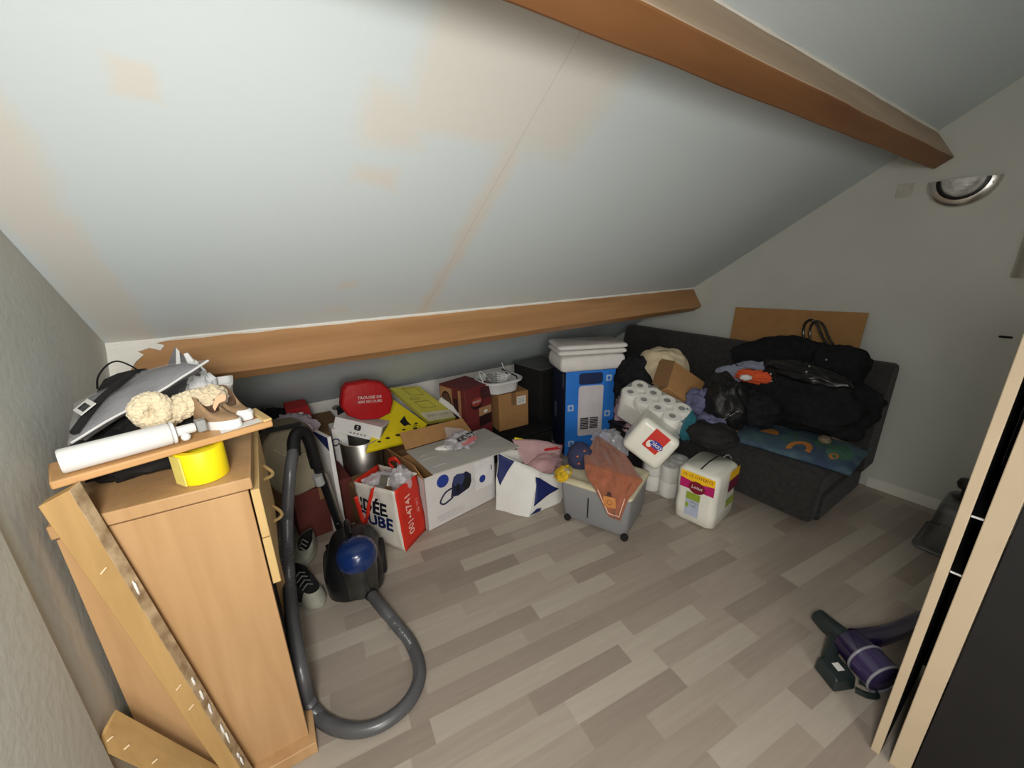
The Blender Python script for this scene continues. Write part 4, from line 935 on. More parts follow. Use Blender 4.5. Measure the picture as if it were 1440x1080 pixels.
# white and navy paper bag
t = thing('navy_white_bag', 'white paper bag with navy triangles slumped on the floor before the tall blue box', 'bag', UZ(742, 726, 0))
b0, b1, b2 = UZ(697, 716, 0.002), UZ(743, 728, 0.002), UZ(788, 706, 0.002); b3 = b0 + (b2 - b1) * 1.1 + V((0.05, 0.12, 0))
t0, t1, t2 = UY(700, 636, b0.y + 0.05), UY(757, 662, b1.y + 0.06), UY(800, 672, b2.y + 0.02); t3 = UY(770, 630, b2.y + 0.22)
def bl4(q, u): 
    k = int(u * 4) % 4; f = u * 4 - int(u * 4); return q[k].lerp(q[(k + 1) % 4], f)
m = MB(); N = 48; rings = []
for i in range(9):
    v = i / 8; ring = []
    for j in range(N):
        u = j / N; p = bl4([b0, b1, b2, b3], u).lerp(bl4([t0, t1, t2, t3], u), v)
        p = p + V((0.010 * nz((u * 9, v * 3, 0), 1, 3), 0.010 * nz((u * 9, v * 3, 1), 1, 5), 0.010 * v * nz((u * 9, 2, v), 1.5, 8))); ring.append(p)
    rings.append(ring)
M_bagp = mat('paper_bag_white', (222, 220, 214), 0.6, var=0.03, bump=0.3, bs=18)
m.loft(rings, M_bagp, True, False); o = m.build('bag_shell', t, solid=0.002)
m = MB()
def tri(pp, mt):
    pp = [UY(px, py, y) for px, py, y in pp]; n_ = (pp[1] - pp[0]).cross(pp[2] - pp[0]).normalized(); n_ = -n_ if n_.y > 0 else n_
    m.loft([pp, [p + n_ * 0.003 for p in pp]], mt)
yA = lambda px: b0.y + (b1.y - b0.y) * (px - 697) / 46 - 0.004
m2 = MB()
def surf(u, v, off=0.006):
    p = bl4([b0, b1, b2, b3], u).lerp(bl4([t0, t1, t2, t3], u), v)
    a_ = bl4([b0, b1, b2, b3], u).lerp(bl4([t0, t1, t2, t3], u), v + 0.01) - p; b_2 = bl4([b0, b1, b2, b3], u + 0.002).lerp(bl4([t0, t1, t2, t3], u + 0.002), v) - p
    n_ = b_2.cross(a_).normalized(); n_ = -n_ if n_.y > 0 else n_
    p = p + V((0.010 * nz((u * 9, v * 3, 0), 1, 3), 0.010 * nz((u * 9, v * 3, 1), 1, 5), 0.010 * v * nz((u * 9, 2, v), 1.5, 8)))
    return p + n_ * off
def patch(corners, mt, n=8):
    def fn(a, b):
        p = [V((c[0], c[1], 0)) for c in corners]; q = (p[0] * (1 - a) + p[1] * a) * (1 - b) + (p[3] * (1 - a) + p[2] * a) * b
        return surf(q.x, q.y)
    m2.grid(fn, n, n, mt)
for q in ([(0.004, 0.98), (0.10, 0.99), (0.03, 0.45), (0.004, 0.60)], [(0.245, 0.86), (0.27, 0.86), (0.44, 0.60), (0.265, 0.22)], [(0.255, 0.03), (0.34, 0.02), (0.345, 0.10), (0.30, 0.13)]):
    m2 = MB(); patch(q, M_navy); m2.build('navy_triangle', t, solid=0.002)
tt = thing('zip_plastic_bag', 'clear pink plastic bag with a red top edge filling the white and navy bag', 'bag', (t0 + t2) / 2)
cc = (t0 + t1 + t2 + t3) / 4
m = MB(); m.blob(cc + V((0.02, 0.01, -0.03)), (0.15, 0.10, 0.06), mat('pink_film', (214, 170, 172), 0.2, alpha=0.6, bump=0.8, bs=18, spec=0.7), 0.2, 2, 34, 22, 13, fold=0.15); m.build('film', tt)
sh = [UY(720, 618, 1.95), UY(791, 627, 1.85), UY(784, 662, 1.77), UY(738, 652, 1.80)]
m = MB(); m.grid(lambda a, b: (sh[0] * (1 - a) + sh[1] * a) * (1 - b) + (sh[3] * (1 - a) + sh[2] * a) * b + V((0, 0, 0.02 * math.sin(math.pi * a) * (1 - b) + 0.006 * nz((a * 8, b * 6, 1), 1))), 16, 10, mat('pink_film_sheet', (214, 176, 178), 0.2, alpha=0.7, bump=0.6, bs=18, spec=0.7)); m.build('film_sheet', tt, solid=0.002)
m = MB(); m.slab([UY(766, 634, 1.84), UY(791, 631, 1.84), UY(791, 625, 1.86), UY(764, 627, 1.88)], 0.003, mat('red_film', (196, 40, 48), 0.3), (0, -1, 1)); m.build('red_edge', tt)
m = MB(); m.slab([UY(722, 620, 1.95), UY(735, 624, 1.93), UY(736, 617, 1.95), UY(724, 615, 1.97)], 0.004, M_yellow, (0, -1, 1)); m.build('yellow_corner', tt)

# tall blue box with two folded towels
ang = math.radians(-23); A0 = UZ(793, 641, 0.0)
t = thing('blue_appliance_box', 'tall bright blue appliance box with a grey rounded panel, carrying folded white towels', 'box', A0, ang); Wm = wmat(t)
M_bside = mat('box_navy_side', (22, 30, 60), 0.55, var=0.1)
m = MB(); bw, bd_, bh = 0.40, 0.32, 0.69
m.box((0, 0, 0), (bw, bd_, bh), M_bside, Wm); m.build('carton', t, bevel=0.003)
FR = Wm @ frame((0, -0.0015, 0), (1, 0, 0), (0, 0, 1))
m = MB(); m.box((0.003, -0.0015, 0.003), (bw - 0.003, 0, bh - 0.003), M_blue, Wm)
m.poly([FR @ V((0.205 + x, 0.365 + y, 0.0006)) for x, y in rrect(0.20, 0.41, 0.02)], mat('panel_grey', (208, 202, 206), 0.5))
m.poly([FR @ V((0.20 + x, 0.625 + y, 0.0006)) for x, y in rrect(0.19, 0.09, 0.02)], mat('panel_navy', (30, 44, 84), 0.5))

for r_ in range(7):
    for c_ in range(2): rect(m, FR, 0.125 + 0.078 * c_, 0.215 + 0.014 * r_, 0.193 + 0.078 * c_, 0.225 + 0.014 * r_, M_ink, 0.0012)
for x, z in ((0.045, 0.40), (0.055, 0.10), (0.345, 0.62), (0.345, 0.33)):
    m.poly([FR @ V((x + a_, z + b_2, 0.0008)) for a_, b_2 in rrect(0.048, 0.05, 0.008)], mat('icon_pale', (170, 192, 222), 0.5)); disc(m, FR, x, z, 0.012, 0.014, M_blue, 0.0014, 12)
m.build('front_print', t)
m = MB(); LF = Wm @ frame((-0.001, bd_, 0), (0, -1, 0), (0, 0, 1)); rect(m, LF, 0.06, 0.25, 0.12, 0.38, mat('side_print', (90, 96, 116), 0.5)); rect(m, LF, 0.25, 0.55, 0.29, 0.66, mat('side_print', (90, 96, 116), 0.5)); m.build('side_print', t)
M_towel = mat('white_terry', (234, 230, 226), 1.0, var=0.04, vs=20, bump=0.6, bs=220, spec=0.05, sheen=0.2)
def towel(label, z, w, d, th, dx, dy, layers, yawd):
    c = Wm @ V((bw / 2 + dx, bd_ / 2 + dy, z)); tt = thing('folded_towel', label, 'towel', c, ang + yawd, 'folded white towels'); TM = wmat(tt)
    for k in range(layers):
        m = MB(); rings = []; hh = th / layers
        for z_, s in ((0.0, 0.0), (hh * 0.12, 0.010), (hh * 0.5, 0.016), (hh * 0.88, 0.010), (hh, 0.0)):
            o_ = []
            for x, y in rrect(w + 2 * s, d + 2 * s, 0.03, 6):
                o_.append(V((x + 0.006 * nz((x * 4, y * 4, k + z), 1, 1), y + 0.006 * nz((x * 4, y * 4, k + z), 1, 3), k * hh + z_ + 0.008 * (abs(x) / (w / 2)) ** 2 * (-1 if z_ > 0.3 * hh else 0) + 0.0)))
            rings.append(o_)
        m.loft(rings, M_towel, M=TM); m.build('towel_fold', tt, smooth=80)
    return tt
towel('thick folded white towel lying directly on the tall blue box', bh + 0.001, 0.49, 0.30, 0.115, 0.01, -0.02, 1, 0.02)
towel('folded white towel on top of the other, uppermost on the blue box', bh + 0.119, 0.51, 0.29, 0.080, 0.015, -0.01, 2, -0.03)

# grey storage bin
N0 = UZ(882, 764, 0.0); ryaw = math.radians(22); rd = V((math.cos(ryaw), math.sin(ryaw), 0)); ld2 = V((-rd.y, rd.x, 0))
t = thing('storage_bin', 'grey plastic storage bin on black casters with a cream lid under the orange cloth', 'bin', N0, ryaw); Wm = wmat(t)
bw, bl_, bh = 0.35, 0.42, 0.255
def bring(ins, z, x0=0, r=0.035): return [V((bw / 2 + x, bl_ / 2 + y, z)) for x, y in rrect(bw - 2 * ins, bl_ - 2 * ins, r, 6)]
M_bin = mat('bin_grey', (140, 141, 143), 0.55, var=0.03)
m = MB(); m.loft([bring(0.022, 0.018), bring(0.014, 0.03), bring(0.0, bh), bring(0.006, bh), bring(0.02, 0.035)], M_bin, M=Wm); m.build('tub', t)
M_lid = mat('lid_cream', (206, 198, 168), 0.5, var=0.04)
m = MB(); m.loft([bring(-0.006, bh + 0.001), bring(-0.008, bh + 0.006), bring(-0.006, bh + 0.020), bring(0.006, bh + 0.026), bring(0.03, bh + 0.026), bring(0.04, bh + 0.020)], M_lid, M=Wm); o = m.build('lid', t); o['label'] = 'cream lid'
for x, y in ((0.03, -0.0), (0.0, 0.37), (bw - 0.03, 0.03), (0.03, bl_ - 0.02)):
    pass
for px, py in ((798, 727), (877, 757)):
    c = UZ(px, py, 0.022); loc = Wm.inverted() @ c
    m = MB(); m.lathe([(0, -0.012), (0.019, -0.012), (0.021, -0.008), (0.021, 0.008), (0.019, 0.012), (0, 0.012)], M_blackm, 20, Wm @ Matrix.Translation(V((0.012, loc.y, 0.0215))) @ Matrix.Rotation(math.pi / 2, 4, 'Y'), False, False); m.build('caster', t)
for y in (0.05, bl_ - 0.05):
    m = MB(); m.lathe([(0, -0.012), (0.019, -0.012), (0.021, 0), (0.019, 0.012), (0, 0.012)], M_blackm, 20, Wm @ Matrix.Translation(V((bw - 0.03, y, 0.0215))) @ Matrix.Rotation(math.pi / 2, 4, 'Y'), False, False); m.build('caster', t)
m = MB(); m.box((bw - 0.005, 0.14, bh - 0.03), (bw + 0.016, 0.26, bh + 0.022), M_black, Wm); m.build('latch', t, bevel=0.004)
m = MB(); m.box((-0.0005 + 0.008, 0.235, 0.07), (0.0125, 0.240, 0.20), M_dark, Wm @ TR((-0.0075, 0, 0))); m.build('seam_line', t)
LZ = bh + 0.026
# orange cloth: draped over the lid and down the front
t = thing('orange_cloth', 'rust orange cloth with white piping draped over the front of the grey storage bin', 'cloth', Wm @ V((0.1, 0.2, LZ)))
M_or = mat('orange_velour', (152, 90, 64), 0.95, var=0.14, vs=18, bump=0.5, bs=60, sheen=0.3)
def ocl(a, b):   # a across, b from the back (0) to the hanging corner (1)
    pxl = [(838, 615), (822, 645), (824, 668), (838, 690), (858, 728)]; pxr = [(842, 614), (880, 640), (904, 676), (884, 704), (872, 733)]
    k = min(3.999, b * 4); i = int(k); f = k - i
    l = V((*[pxl[i][c] * (1 - f) + pxl[i + 1][c] * f for c in (0, 1)], 0)); r = V((*[pxr[i][c] * (1 - f) + pxr[i + 1][c] * f for c in (0, 1)], 0))
    q = l.lerp(r, a)
    zz = [0.42, 0.36, 0.31, LZ + 0.012, None]
    # bin front plane (local x = 0) for the hanging part
    nfx = Wm.to_3x3() @ V((-1, 0, 0)); qf = Wm @ V((-0.016, 0, 0))
    pf = UP(q.x, q.y, nfx, qf)
    if pf.z < LZ + 0.004: p = pf
    else:
        over = pf.z - (LZ + 0.004)
        # on top: rises slowly towards the back as a heap
        h_ = LZ + 0.012 + 0.085 * min(1, over / 0.13) ** 1.2
        p = UZ(q.x, q.y, min(h_, pf.z))
    fold = 0.030 * abs(noise.noise(V((a * 4.5 + b * 1.5, b * 2.6, 1.0)))) + 0.012 * nz((a * 9, b * 7, 0), 1)
    return p + nfx * fold * 0.8 + V((0, 0, fold * 0.8))
m = MB(); m.grid(ocl, 30, 40, M_or); o = m.build('fabric', t, solid=0.006, smooth=80)
m = MB(); M_pip = mat('white_piping', (232, 196, 176), 0.8)
m.tube([ocl(0.10 if b < 0.99 else 0.10, b) + Wm.to_3x3() @ V((-0.005, 0, 0)) for b in [0.72 + 0.012 * k for k in range(20)]] + [ocl(0.10 + 0.07 * k, 0.955 - 0.0 * k) + Wm.to_3x3() @ V((-0.006, 0, 0.0)) for k in range(1, 12)] + [ocl(0.88, 0.955 - 0.02 * k) + Wm.to_3x3() @ V((-0.006, 0, 0)) for k in range(1, 12)], 0.0028, M_pip, 6); m.build('piping', t)
m = MB(); pc = ocl(0.40, 0.82) + Wm.to_3x3() @ V((-0.010, 0, 0)); FMx = frame(pc, Wm.to_3x3() @ V((0, -1, 0)), (0, 0, 1)); M_pat = mat('patch_tan', (198, 132, 76), 0.9)
m.prism(rrect(0.068, 0.066, 0.008), 0.003, M_pat, FMx @ TR((0, 0, 0), 0.1)); m.loft([[FMx @ V((r * math.cos(k * math.pi / 10), r * math.sin(k * math.pi / 10), 0.0036)) for k in range(20)] for r in (0.012, 0.015)], mat('patch_brown', (120, 66, 36), 0.9), False, False)
m.prism([(-0.018, 0.034), (0.008, 0.034), (0.004, 0.056), (-0.012, 0.058)], 0.003, mat('patch_dark', (70, 46, 44), 0.9), FMx); m.build('applique_patch', t)
# denim cap with orange pattern
t = thing('navy_patterned_cap', 'navy cap with small orange motifs lying on the bin behind the orange cloth', 'cap', UZ(815, 655, LZ))
M_cap = mat('cap_navy', (52, 56, 86), 0.9, bump=0.3, bs=120)
cc = UZ(821, 664, LZ) + V((0.02, 0.06, 0.075))
m = MB(); m.blob(cc, (0.075, 0.075, 0.085), M_cap, 0.08, 2.5, 30, 20, 3, flat=LZ + 0.002, fold=0.1); m.build('crown', t)
m = MB()
for px, py in ((822, 634), (814, 652), (812, 642), (826, 648)):
    r = (cc - CAM); d0 = ray(px, py).normalized(); tt_ = d0.dot(cc - CAM); q = CAM + d0 * (tt_ - math.sqrt(max(0, 0.086 ** 2 - ((CAM + d0 * tt_) - cc).length ** 2)))
    m.blob(q, (0.009, 0.006, 0.006), mat('cap_orange', (190, 104, 60), 0.9), 0.2, 3, 10, 8)
m.build('motifs', t)
# grey film and yellow packet
t = thing('grey_plastic_film', 'crumpled grey plastic film between the blue box and the orange cloth', 'packaging', UZ(860, 640, LZ))
m = MB(); m.blob(UY(853, 616, 1.72), (0.11, 0.07, 0.065), M_film2, 0.3, 1.8, 34, 22, 21, fold=0.3); m.blob(UY(868, 632, 1.62), (0.07, 0.08, 0.10), M_film2, 0.3, 1.8, 30, 20, 22, fold=0.3); m.build('film', t)
t = thing('yellow_packet', 'crumpled yellow and clear packet on the left front corner of the bin lid', 'packet', UZ(790, 670, LZ))
c = UZ(792, 672, LZ) + V((0, 0, 0.03)); m = MB(); m.blob(c, (0.075, 0.042, 0.036), mat('packet_yellow', (216, 178, 40), 0.35, var=0.2, bump=0.5, bs=30), 0.3, 3, 28, 18, 31, flat=LZ + 0.002, rot=0.5, fold=0.4); m.build('packet_body', t)
m = MB(); m.blob(c + V((0.005, -0.012, 0.014)), (0.038, 0.026, 0.020), mat('packet_clear', (196, 184, 150), 0.25), 0.3, 3, 22, 14, 33, rot=0.5, fold=0.4); m.build('clear_window', t)

# labelled tissue pack on the floor
N0 = UZ(1000, 751, 0.0); pyaw = math.radians(7)
t = thing('tissue_pack', 'white paper roll pack with yellow and magenta label standing on the floor by the sofa', 'paper pack', N0, pyaw); Wm = wmat(t)
pw, pd, ph = 0.30, 0.235, 0.345
M_wrap = mat('wrap_white', (226, 224, 212), 0.25, var=0.03, bump=0.25, bs=14, spec=0.6)
m = MB(); rings = []
for z, ins in ((0.002, 0.02), (0.02, 0.002), (0.10, 0.0), (0.175, 0.004), (0.25, 0.0), (ph - 0.02, 0.002), (ph, 0.022)):
    rings.append([V((pw / 2 + x, pd / 2 + y, z)) for x, y in rrect(pw - 2 * ins, pd - 2 * ins, 0.04, 6)])
m.loft(rings, M_wrap, M=Wm); m.build('wrapped_rolls', t, smooth=60)
LF = Wm @ frame((-0.0022, pd, 0), (0, -1, 0), (0, 0, 1)); FR = Wm @ frame((0, -0.0022, 0), (1, 0, 0), (0, 0, 1))
m = MB(); M_mag = mat('magenta', (176, 32, 100), 0.4); M_lgreen = mat('label_green', (142, 160, 52), 0.4); M_lblue = mat('label_blue', (170, 178, 196), 0.4)
M_lyel = mat('label_yellow', (240, 190, 32), 0.4)
rect(m, LF, 0.028, 0.225, 0.220, 0.300, M_mag); rect(m, LF, 0.028, 0.285, 0.220, 0.330, M_lyel, 0.001)
m.poly([LF @ V((0.028 + 0.192 * k / 12, 0.287 - 0.012 * math.sin(math.pi * k / 12), 0.0011)) for k in range(13)], M_lyel)
m.text('10 +5 OFFERTS', 0.026, mat('label_maroon', (120, 20, 40), 0.5), LF @ TR((0.124, 0.308, 0.0015)))
disc(m, LF, 0.125, 0.245, 0.046, 0.038, mat('label_maroon', (120, 20, 40), 0.5), 0.0013); m.text('Lotus', 0.028, M_paper, LF @ TR((0.125, 0.247, 0.0018)), 0.2)
rect(m, LF, 0.072, 0.160, 0.150, 0.205, M_lgreen); rect(m, LF, 0.072, 0.055, 0.150, 0.160, M_lblue); rect(m, LF, 0.072, 0.105, 0.09, 0.135, M_lgreen, 0.001); m.text('ultra\nsoft', 0.024, mat('label_ink', (120, 124, 110), 0.5), LF @ TR((0.115, 0.135, 0.0012)))
m.build('front_label', t); m = MB(); rect(m, FR, 0.15, 0.20, 0.285, 0.285, mat('label_wine', (110, 34, 60), 0.4)); rect(m, FR, 0.15, 0.275, 0.285, 0.33, M_lyel, 0.001); rect(m, FR, 0.15, 0.10, 0.26, 0.15, M_lgreen)
m.build('side_label', t)
m = MB(); 
m.tube([Wm @ V(p) for p in ((0.04, pd * 0.5, ph + 0.001), (pw * 0.5, pd * 0.52, ph + 0.004), (pw - 0.03, pd * 0.5, ph + 0.001))], 0.004, M_dark, 6)
m.tube(spline([Wm @ V(p) for p in ((pw - 0.03, pd * 0.4, ph - 0.004), (pw + 0.02, pd * 0.35, ph + 0.004), (pw + 0.055, pd * 0.3, ph - 0.03))], 6), 0.003, M_film2, 6); m.build('top_seam', t)

# wrapped rolls lying behind the bin
t = thing('wrapped_roll_pack', 'clear wrapped pack of white rolls standing between the grey bin and the labelled pack', 'paper pack', (2.06, 1.25, 0), math.radians(10)); Wm = wmat(t)
for x, y in ((0.065, 0.065), (0.185, 0.065), (0.065, 0.185), (0.185, 0.185)):
    for z in (0.003, 0.112):
        m = MB(); m.lathe([(0.022, 0), (0.055, 0), (0.058, 0.004), (0.058, 0.102), (0.055, 0.106), (0.022, 0.106), (0.022, 0)], M_tissue, 24, Wm @ Matrix.Translation(V((x, y, z))), False, False); m.build('paper_roll', t)
m = MB(); m.loft([[V((0.125 + x, 0.125 + y, z)) for x, y in rrect(0.25 - 2 * i_, 0.25 - 2 * i_, 0.05, 5)] for z, i_ in ((0.001, 0.01), (0.01, 0.0), (0.11, 0.003), (0.21, 0.0), (0.224, 0.012))], M_film, M=Wm); m.build('film', t)

# big kitchen-roll pack lying on bin and rolls
D_ = depth(UZ(922, 665, 0.30))
P = CP(922, 665, D_); e1 = CV(-47, -37, 11, D_); e2 = CV(29, -43, -20, D_); e3 = e1.cross(e2).normalized()
if (RW.transposed() @ e3).z < 0: e3 = -e3
e3 *= 0.23
t = thing('kitchen_roll_pack', 'large white kitchen roll pack with red and blue label lying tilted across the grey bin', 'paper pack', P)
m = MB(); obox(m, P, e1, e3, e2, M_wrap); m.build('wrapped_rolls', t, bevel=0.035, seg=5)
KM = frame(P - e3.normalized() * 0.002, e1 * -1, e2); L1, L2 = e1.length, e2.length
m = MB(); Mr = mat('label_red', (200, 46, 36), 0.35); Mbl = mat('label_bluepurple', (60, 64, 150), 0.35)
KX = frame(P + e1 - e3.normalized() * 0.0015, -e1, e2)
m.poly([KX @ V((L1 * x, L2 * y, 0)) for x, y in ((0.34, 0.38), (0.72, 0.36), (0.76, 0.92), (0.36, 0.94))], Mr)
m.poly([KX @ V((L1 * (0.60 + 0.17 * math.cos(k * math.pi / 9)), L2 * (0.58 + 0.10 * math.sin(k * math.pi / 9)), 0.001)) for k in range(18)], Mbl)
m.text('Okay', 0.040, M_paper, KX @ TR((L1 * 0.58, L2 * 0.58, 0.002), 0.1), 0.2)
m.poly([KX @ V((L1 * (0.46 + 0.07 * math.cos(k * math.pi / 7)), L2 * (0.52 + 0.10 * math.sin(k * math.pi / 7)), 0.0006)) for k in range(14)], mat('label_pale', (240, 224, 214), 0.4))
m.build('printed_label', t)
sd = P + e2 * 0.5 + e3 * 0.5
# pack of toilet rolls seen end-on
sc_ = 22.6; ex = RW @ (V((13, 9.3, -12.5)) / sc_); ey = RW @ (V((18, -9.5, 11.7)) / sc_); ex.normalize(); ey = (ey - ex * ey.dot(ex)).normalized(); ez = ex.cross(ey)
if (RW.transposed() @ ez).z > 0: ez = -ez     # towards the camera
D2 = 2.62; P0 = CP(886.7, 550.5, D2); sp_r = 22.6 * D2 / FPX * 0.98
t = thing('toilet_roll_pack', 'clear pack of eight toilet rolls seen end-on, leaning below the tilted brown box', 'paper pack', P0)
RM = frame(P0, ex, ey); 
if (RM.to_3x3() @ V((0, 0, 1))).dot(ez) < 0: zs = -1
else: zs = 1
for i in range(4):
    for j in range(2):
        if True:
            m = MB(); R_ = sp_r * 0.52; Mx = RM @ Matrix.Translation(V((i * sp_r, j * sp_r, 0)))
            m.lathe([(0.021, -zs * 0.002), (R_ * 0.95, 0.0), (R_, -zs * 0.004), (R_, -zs * 0.095), (0.021, -zs * 0.10)], M_tissue, 26, Mx, False, False)
            m.lathe([(0.0212, -zs * 0.004), (0.0212, -zs * 0.06), (0.0, -zs * 0.06)], M_core, 18, Mx, False, False); m.build('toilet_roll', t)
m = MB(); o_ = rrect(3 * sp_r + 2 * R_ + 0.006, sp_r + 2 * R_ + 0.006, R_ * 0.8, 6)
m.loft([[RM @ V((1.5 * sp_r + x * s, 0.5 * sp_r + y * s, -zs * z)) for x, y in o_] for z, s in ((-0.003, 0.9), (0.002, 1.0), (0.10, 1.0), (0.20, 1.0), (0.205, 0.9))], M_film, True, True); m.build('film', t)
m = MB(); m.loft([[RM @ V((1.5 * sp_r + x * s * 0.985, 0.5 * sp_r + y * s * 0.985, -zs * z)) for x, y in o_] for z, s in ((0.062, 0.93), (0.068, 0.985), (0.20, 1.0))], M_tissue, True, True); m.build('lower_layer', t)
pk_base = RM @ V((1.5 * sp_r, 0.5 * sp_r, -zs * 0.2))
# pinkish plastic bags beside it
t = thing('pink_plastic_bag', 'pinkish grey plastic bag stuffed between the blue box and the toilet rolls', 'bag', UY(880, 590, 1.9))
m = MB(); m.blob(UY(879, 588, 1.92), (0.085, 0.10, 0.20), mat('pink_grey_film', (176, 150, 162), 0.25, var=0.25, vs=6, bump=0.8, bs=16, spec=0.7), 0.3, 2.6, 34, 26, 41, fold=0.45, flat=0.288); m.build('film', t)
m = MB(); m.blob(UY(886, 602, 1.80), (0.075, 0.05, 0.035), mat('pink_pouch', (206, 164, 168), 0.3, bump=0.5, bs=20), 0.25, 3, 26, 18, 43, rot=0.3, fold=0.3); m.build('pink_pouch', t)
# dark plastic crate that carries these packs
t = thing('dark_plastic_crate', 'dark plastic crate on the floor under the toilet rolls and the pink bag', 'crate', (2.225, 1.52, 0), 0.0); Wm = wmat(t)
m = MB(); m.box((0, 0, 0.003), (0.155, 0.44, 0.28), M_blackm, Wm); m.build('crate_body', t, bevel=0.008)
m = MB(); m.box((-0.008, -0.008, 0.262), (0.163, 0.448, 0.284), M_black, Wm); m.build('rim', t, bevel=0.004)

# ================================================================ sofa corner
t = thing('sofa_bed', 'charcoal fabric sofa bed along the right wall heaped with dark clothes', 'sofa', (2.42, 0.62, 0))
def rbox(a, b, r=0.03):
    m = MB(); m.box(a, b, M_sofa); return m, r
Y0, Y1 = 0.60, 2.52
m = MB(); m.loft([[V((x, Y0 + 0.03, z)) for x, z in ((2.50, 0.035), (3.14, 0.035), (3.14, 0.20), (2.50, 0.20))], [V((x, Y1, z)) for x, z in ((2.50, 0.035), (3.14, 0.035), (3.14, 0.20), (2.50, 0.20))]], M_sofa); m.build('base', t, bevel=0.015, seg=3)
m = MB(); cs = ((2.405, 0.05), (2.40, 0.19), (2.44, 0.345), (2.92, 0.345), (2.95, 0.205), (2.52, 0.195), (2.50, 0.05)); rings = []
for k in range(13):
    y = Y0 + 0.04 + (Y1 - Y0 - 0.04) * k / 12; rings.append([V((x + 0.006 * nz((x, y * 3, z), 1, 2), y, z + 0.006 * nz((x * 4, y * 3, z), 1, 6) * (z > 0.3))) for x, z in cs])
m.loft(rings, M_sofa); m.build('seat_cushion', t, bevel=0.03, seg=4)
m = MB(); cs = ((2.94, 0.21), (2.90, 0.40), (2.99, 0.845), (3.03, 0.875), (3.12, 0.875), (3.15, 0.84), (3.15, 0.21)); rings = []
for k in range(13):
    y = Y0 - 0.01 + (Y1 - Y0) * k / 12; rings.append([V((x + 0.006 * nz((x, y * 3, z), 1, 12), y, z + 0.006 * nz((x * 4, y * 3, z), 1, 16) * (z > 0.3))) for x, z in cs])
m.loft(rings, M_sofa); m.build('backrest', t, bevel=0.025, seg=4)
for y in (0.75, 2.35):
    m = MB(); m.box((3.0, y, 0.0), (3.08, y + 0.08, 0.036), M_black); m.build('foot', t); m = MB(); m.box((2.54, y, 0.0), (2.62, y + 0.08, 0.036), M_black); m.build('foot', t)
SZ = 0.347
def off_sofa(m):   # cloth lies against the sofa back, not inside it
    for p in m.v:
        if p.z < 0.885:
            lim = 2.885 + max(0.0, p.z - 0.40) * 0.20
            if p.x > lim: p.x = lim - 0.004 * abs(nz(p, 20))
        elif p.x > 3.16: p.x = 3.16
        if p.x > 2.43 and p.z < SZ + 0.004: p.z = SZ + 0.004
# cardboard sheet behind the sofa
m = MB(); c = [UX(1035, 432, 3.245), UX(1222, 440, 3.245)]; lo_ = [UX(1018, 560, 3.20), UX(1205, 560, 3.20)]
q = [c[0], c[1], V((3.175, c[1].y - 0.005, 0.30)), V((3.175, c[0].y, 0.30))]
m.slab(q, 0.006, M_card, (1, 0, 0)); tag(m.build('cardboard_sheet', bevel=0.001), 'flat brown cardboard sheet standing between the sofa back and the right wall', 'cardboard')
# patterned cover on the seat
t = thing('patterned_cushion_cover', 'blue and green patterned cover with orange motifs on the front of the sofa seat', 'cover', UZ(1150, 640, SZ))
g = [UZ(1008, 612, SZ + 0.012), UZ(1196, 668, SZ + 0.012), UZ(1229, 628, SZ + 0.012), UZ(1060, 585, SZ + 0.012)]
def cov(u, v, off=0.0):
    p = (g[0] * (1 - u) + g[1] * u) * (1 - v) + (g[3] * (1 - u) + g[2] * u) * v
    e = 0.035 * (1 - max(abs(2 * u - 1), abs(2 * v - 1)) ** 4)
    return V((p.x, p.y, p.z + e + off + 0.004 * nz((u * 6, v * 4, 0), 1, 3)))
M_cov = mat('cover_blue', (62, 78, 112), 0.95, var=0.25, vs=9, col2=(80, 104, 110), bump=0.3, bs=90)
m = MB(); m.grid(cov, 30, 14, M_cov); o = m.build('cover_fabric', t, solid=0.02, smooth=80)
M_om = mat('motif_orange', (206, 134, 66), 0.95, var=0.15); M_gm = mat('motif_green', (78, 120, 100), 0.95, var=0.3, vs=30); M_bm = mat('motif_beige', (150, 136, 112), 0.95, var=0.2)
def motif(cu, cv, ru, rv, mt, inner=0.0, a0=0, a1=360, n=20):
    def fn(a, b):
        th = math.radians(a0 + (a1 - a0) * a); r = inner + (1 - inner) * b; return cov(min(1, max(0, cu + ru * r * math.cos(th))), min(1, max(0, cv + rv * r * math.sin(th))), 0.013)
    m = MB(); m.grid(fn, n, 4, mt); m.build('printed_motif', t)
motif(0.07, 0.16, 0.06, 0.16, M_om); motif(0.34, 0.30, 0.07, 0.16, M_om, 0, 0, 180); motif(0.62, 0.14, 0.085, 0.20, M_om, 0.55, -10, 200); motif(0.86, 0.36, 0.09, 0.22, M_gm); motif(0.72, 0.5, 0.06, 0.18, M_gm); motif(0.85, 0.20, 0.03, 0.08, M_om, 0.5); motif(0.78, 0.78, 0.10, 0.12, M_bm); motif(0.50, 0.36, 0.05, 0.16, M_gm, 0.6)
t = thing('beige_scarf', 'small beige scarf lying at the back corner of the patterned cover', 'scarf', UZ(1190, 610, SZ + 0.07))
m = MB(); 
for k, (px, py) in enumerate(((1160, 618), (1175, 612), (1192, 606), (1200, 598))): m.blob(UZ(px, py, SZ + 0.085), (0.05, 0.035, 0.022), mat('scarf_beige', (140, 124, 104), 0.95, bump=0.5, bs=60), 0.3, 3, 20, 14, k, rot=0.5, fold=0.4)
off_sofa(m); m.build('scarf_fabric', t, sub=1)
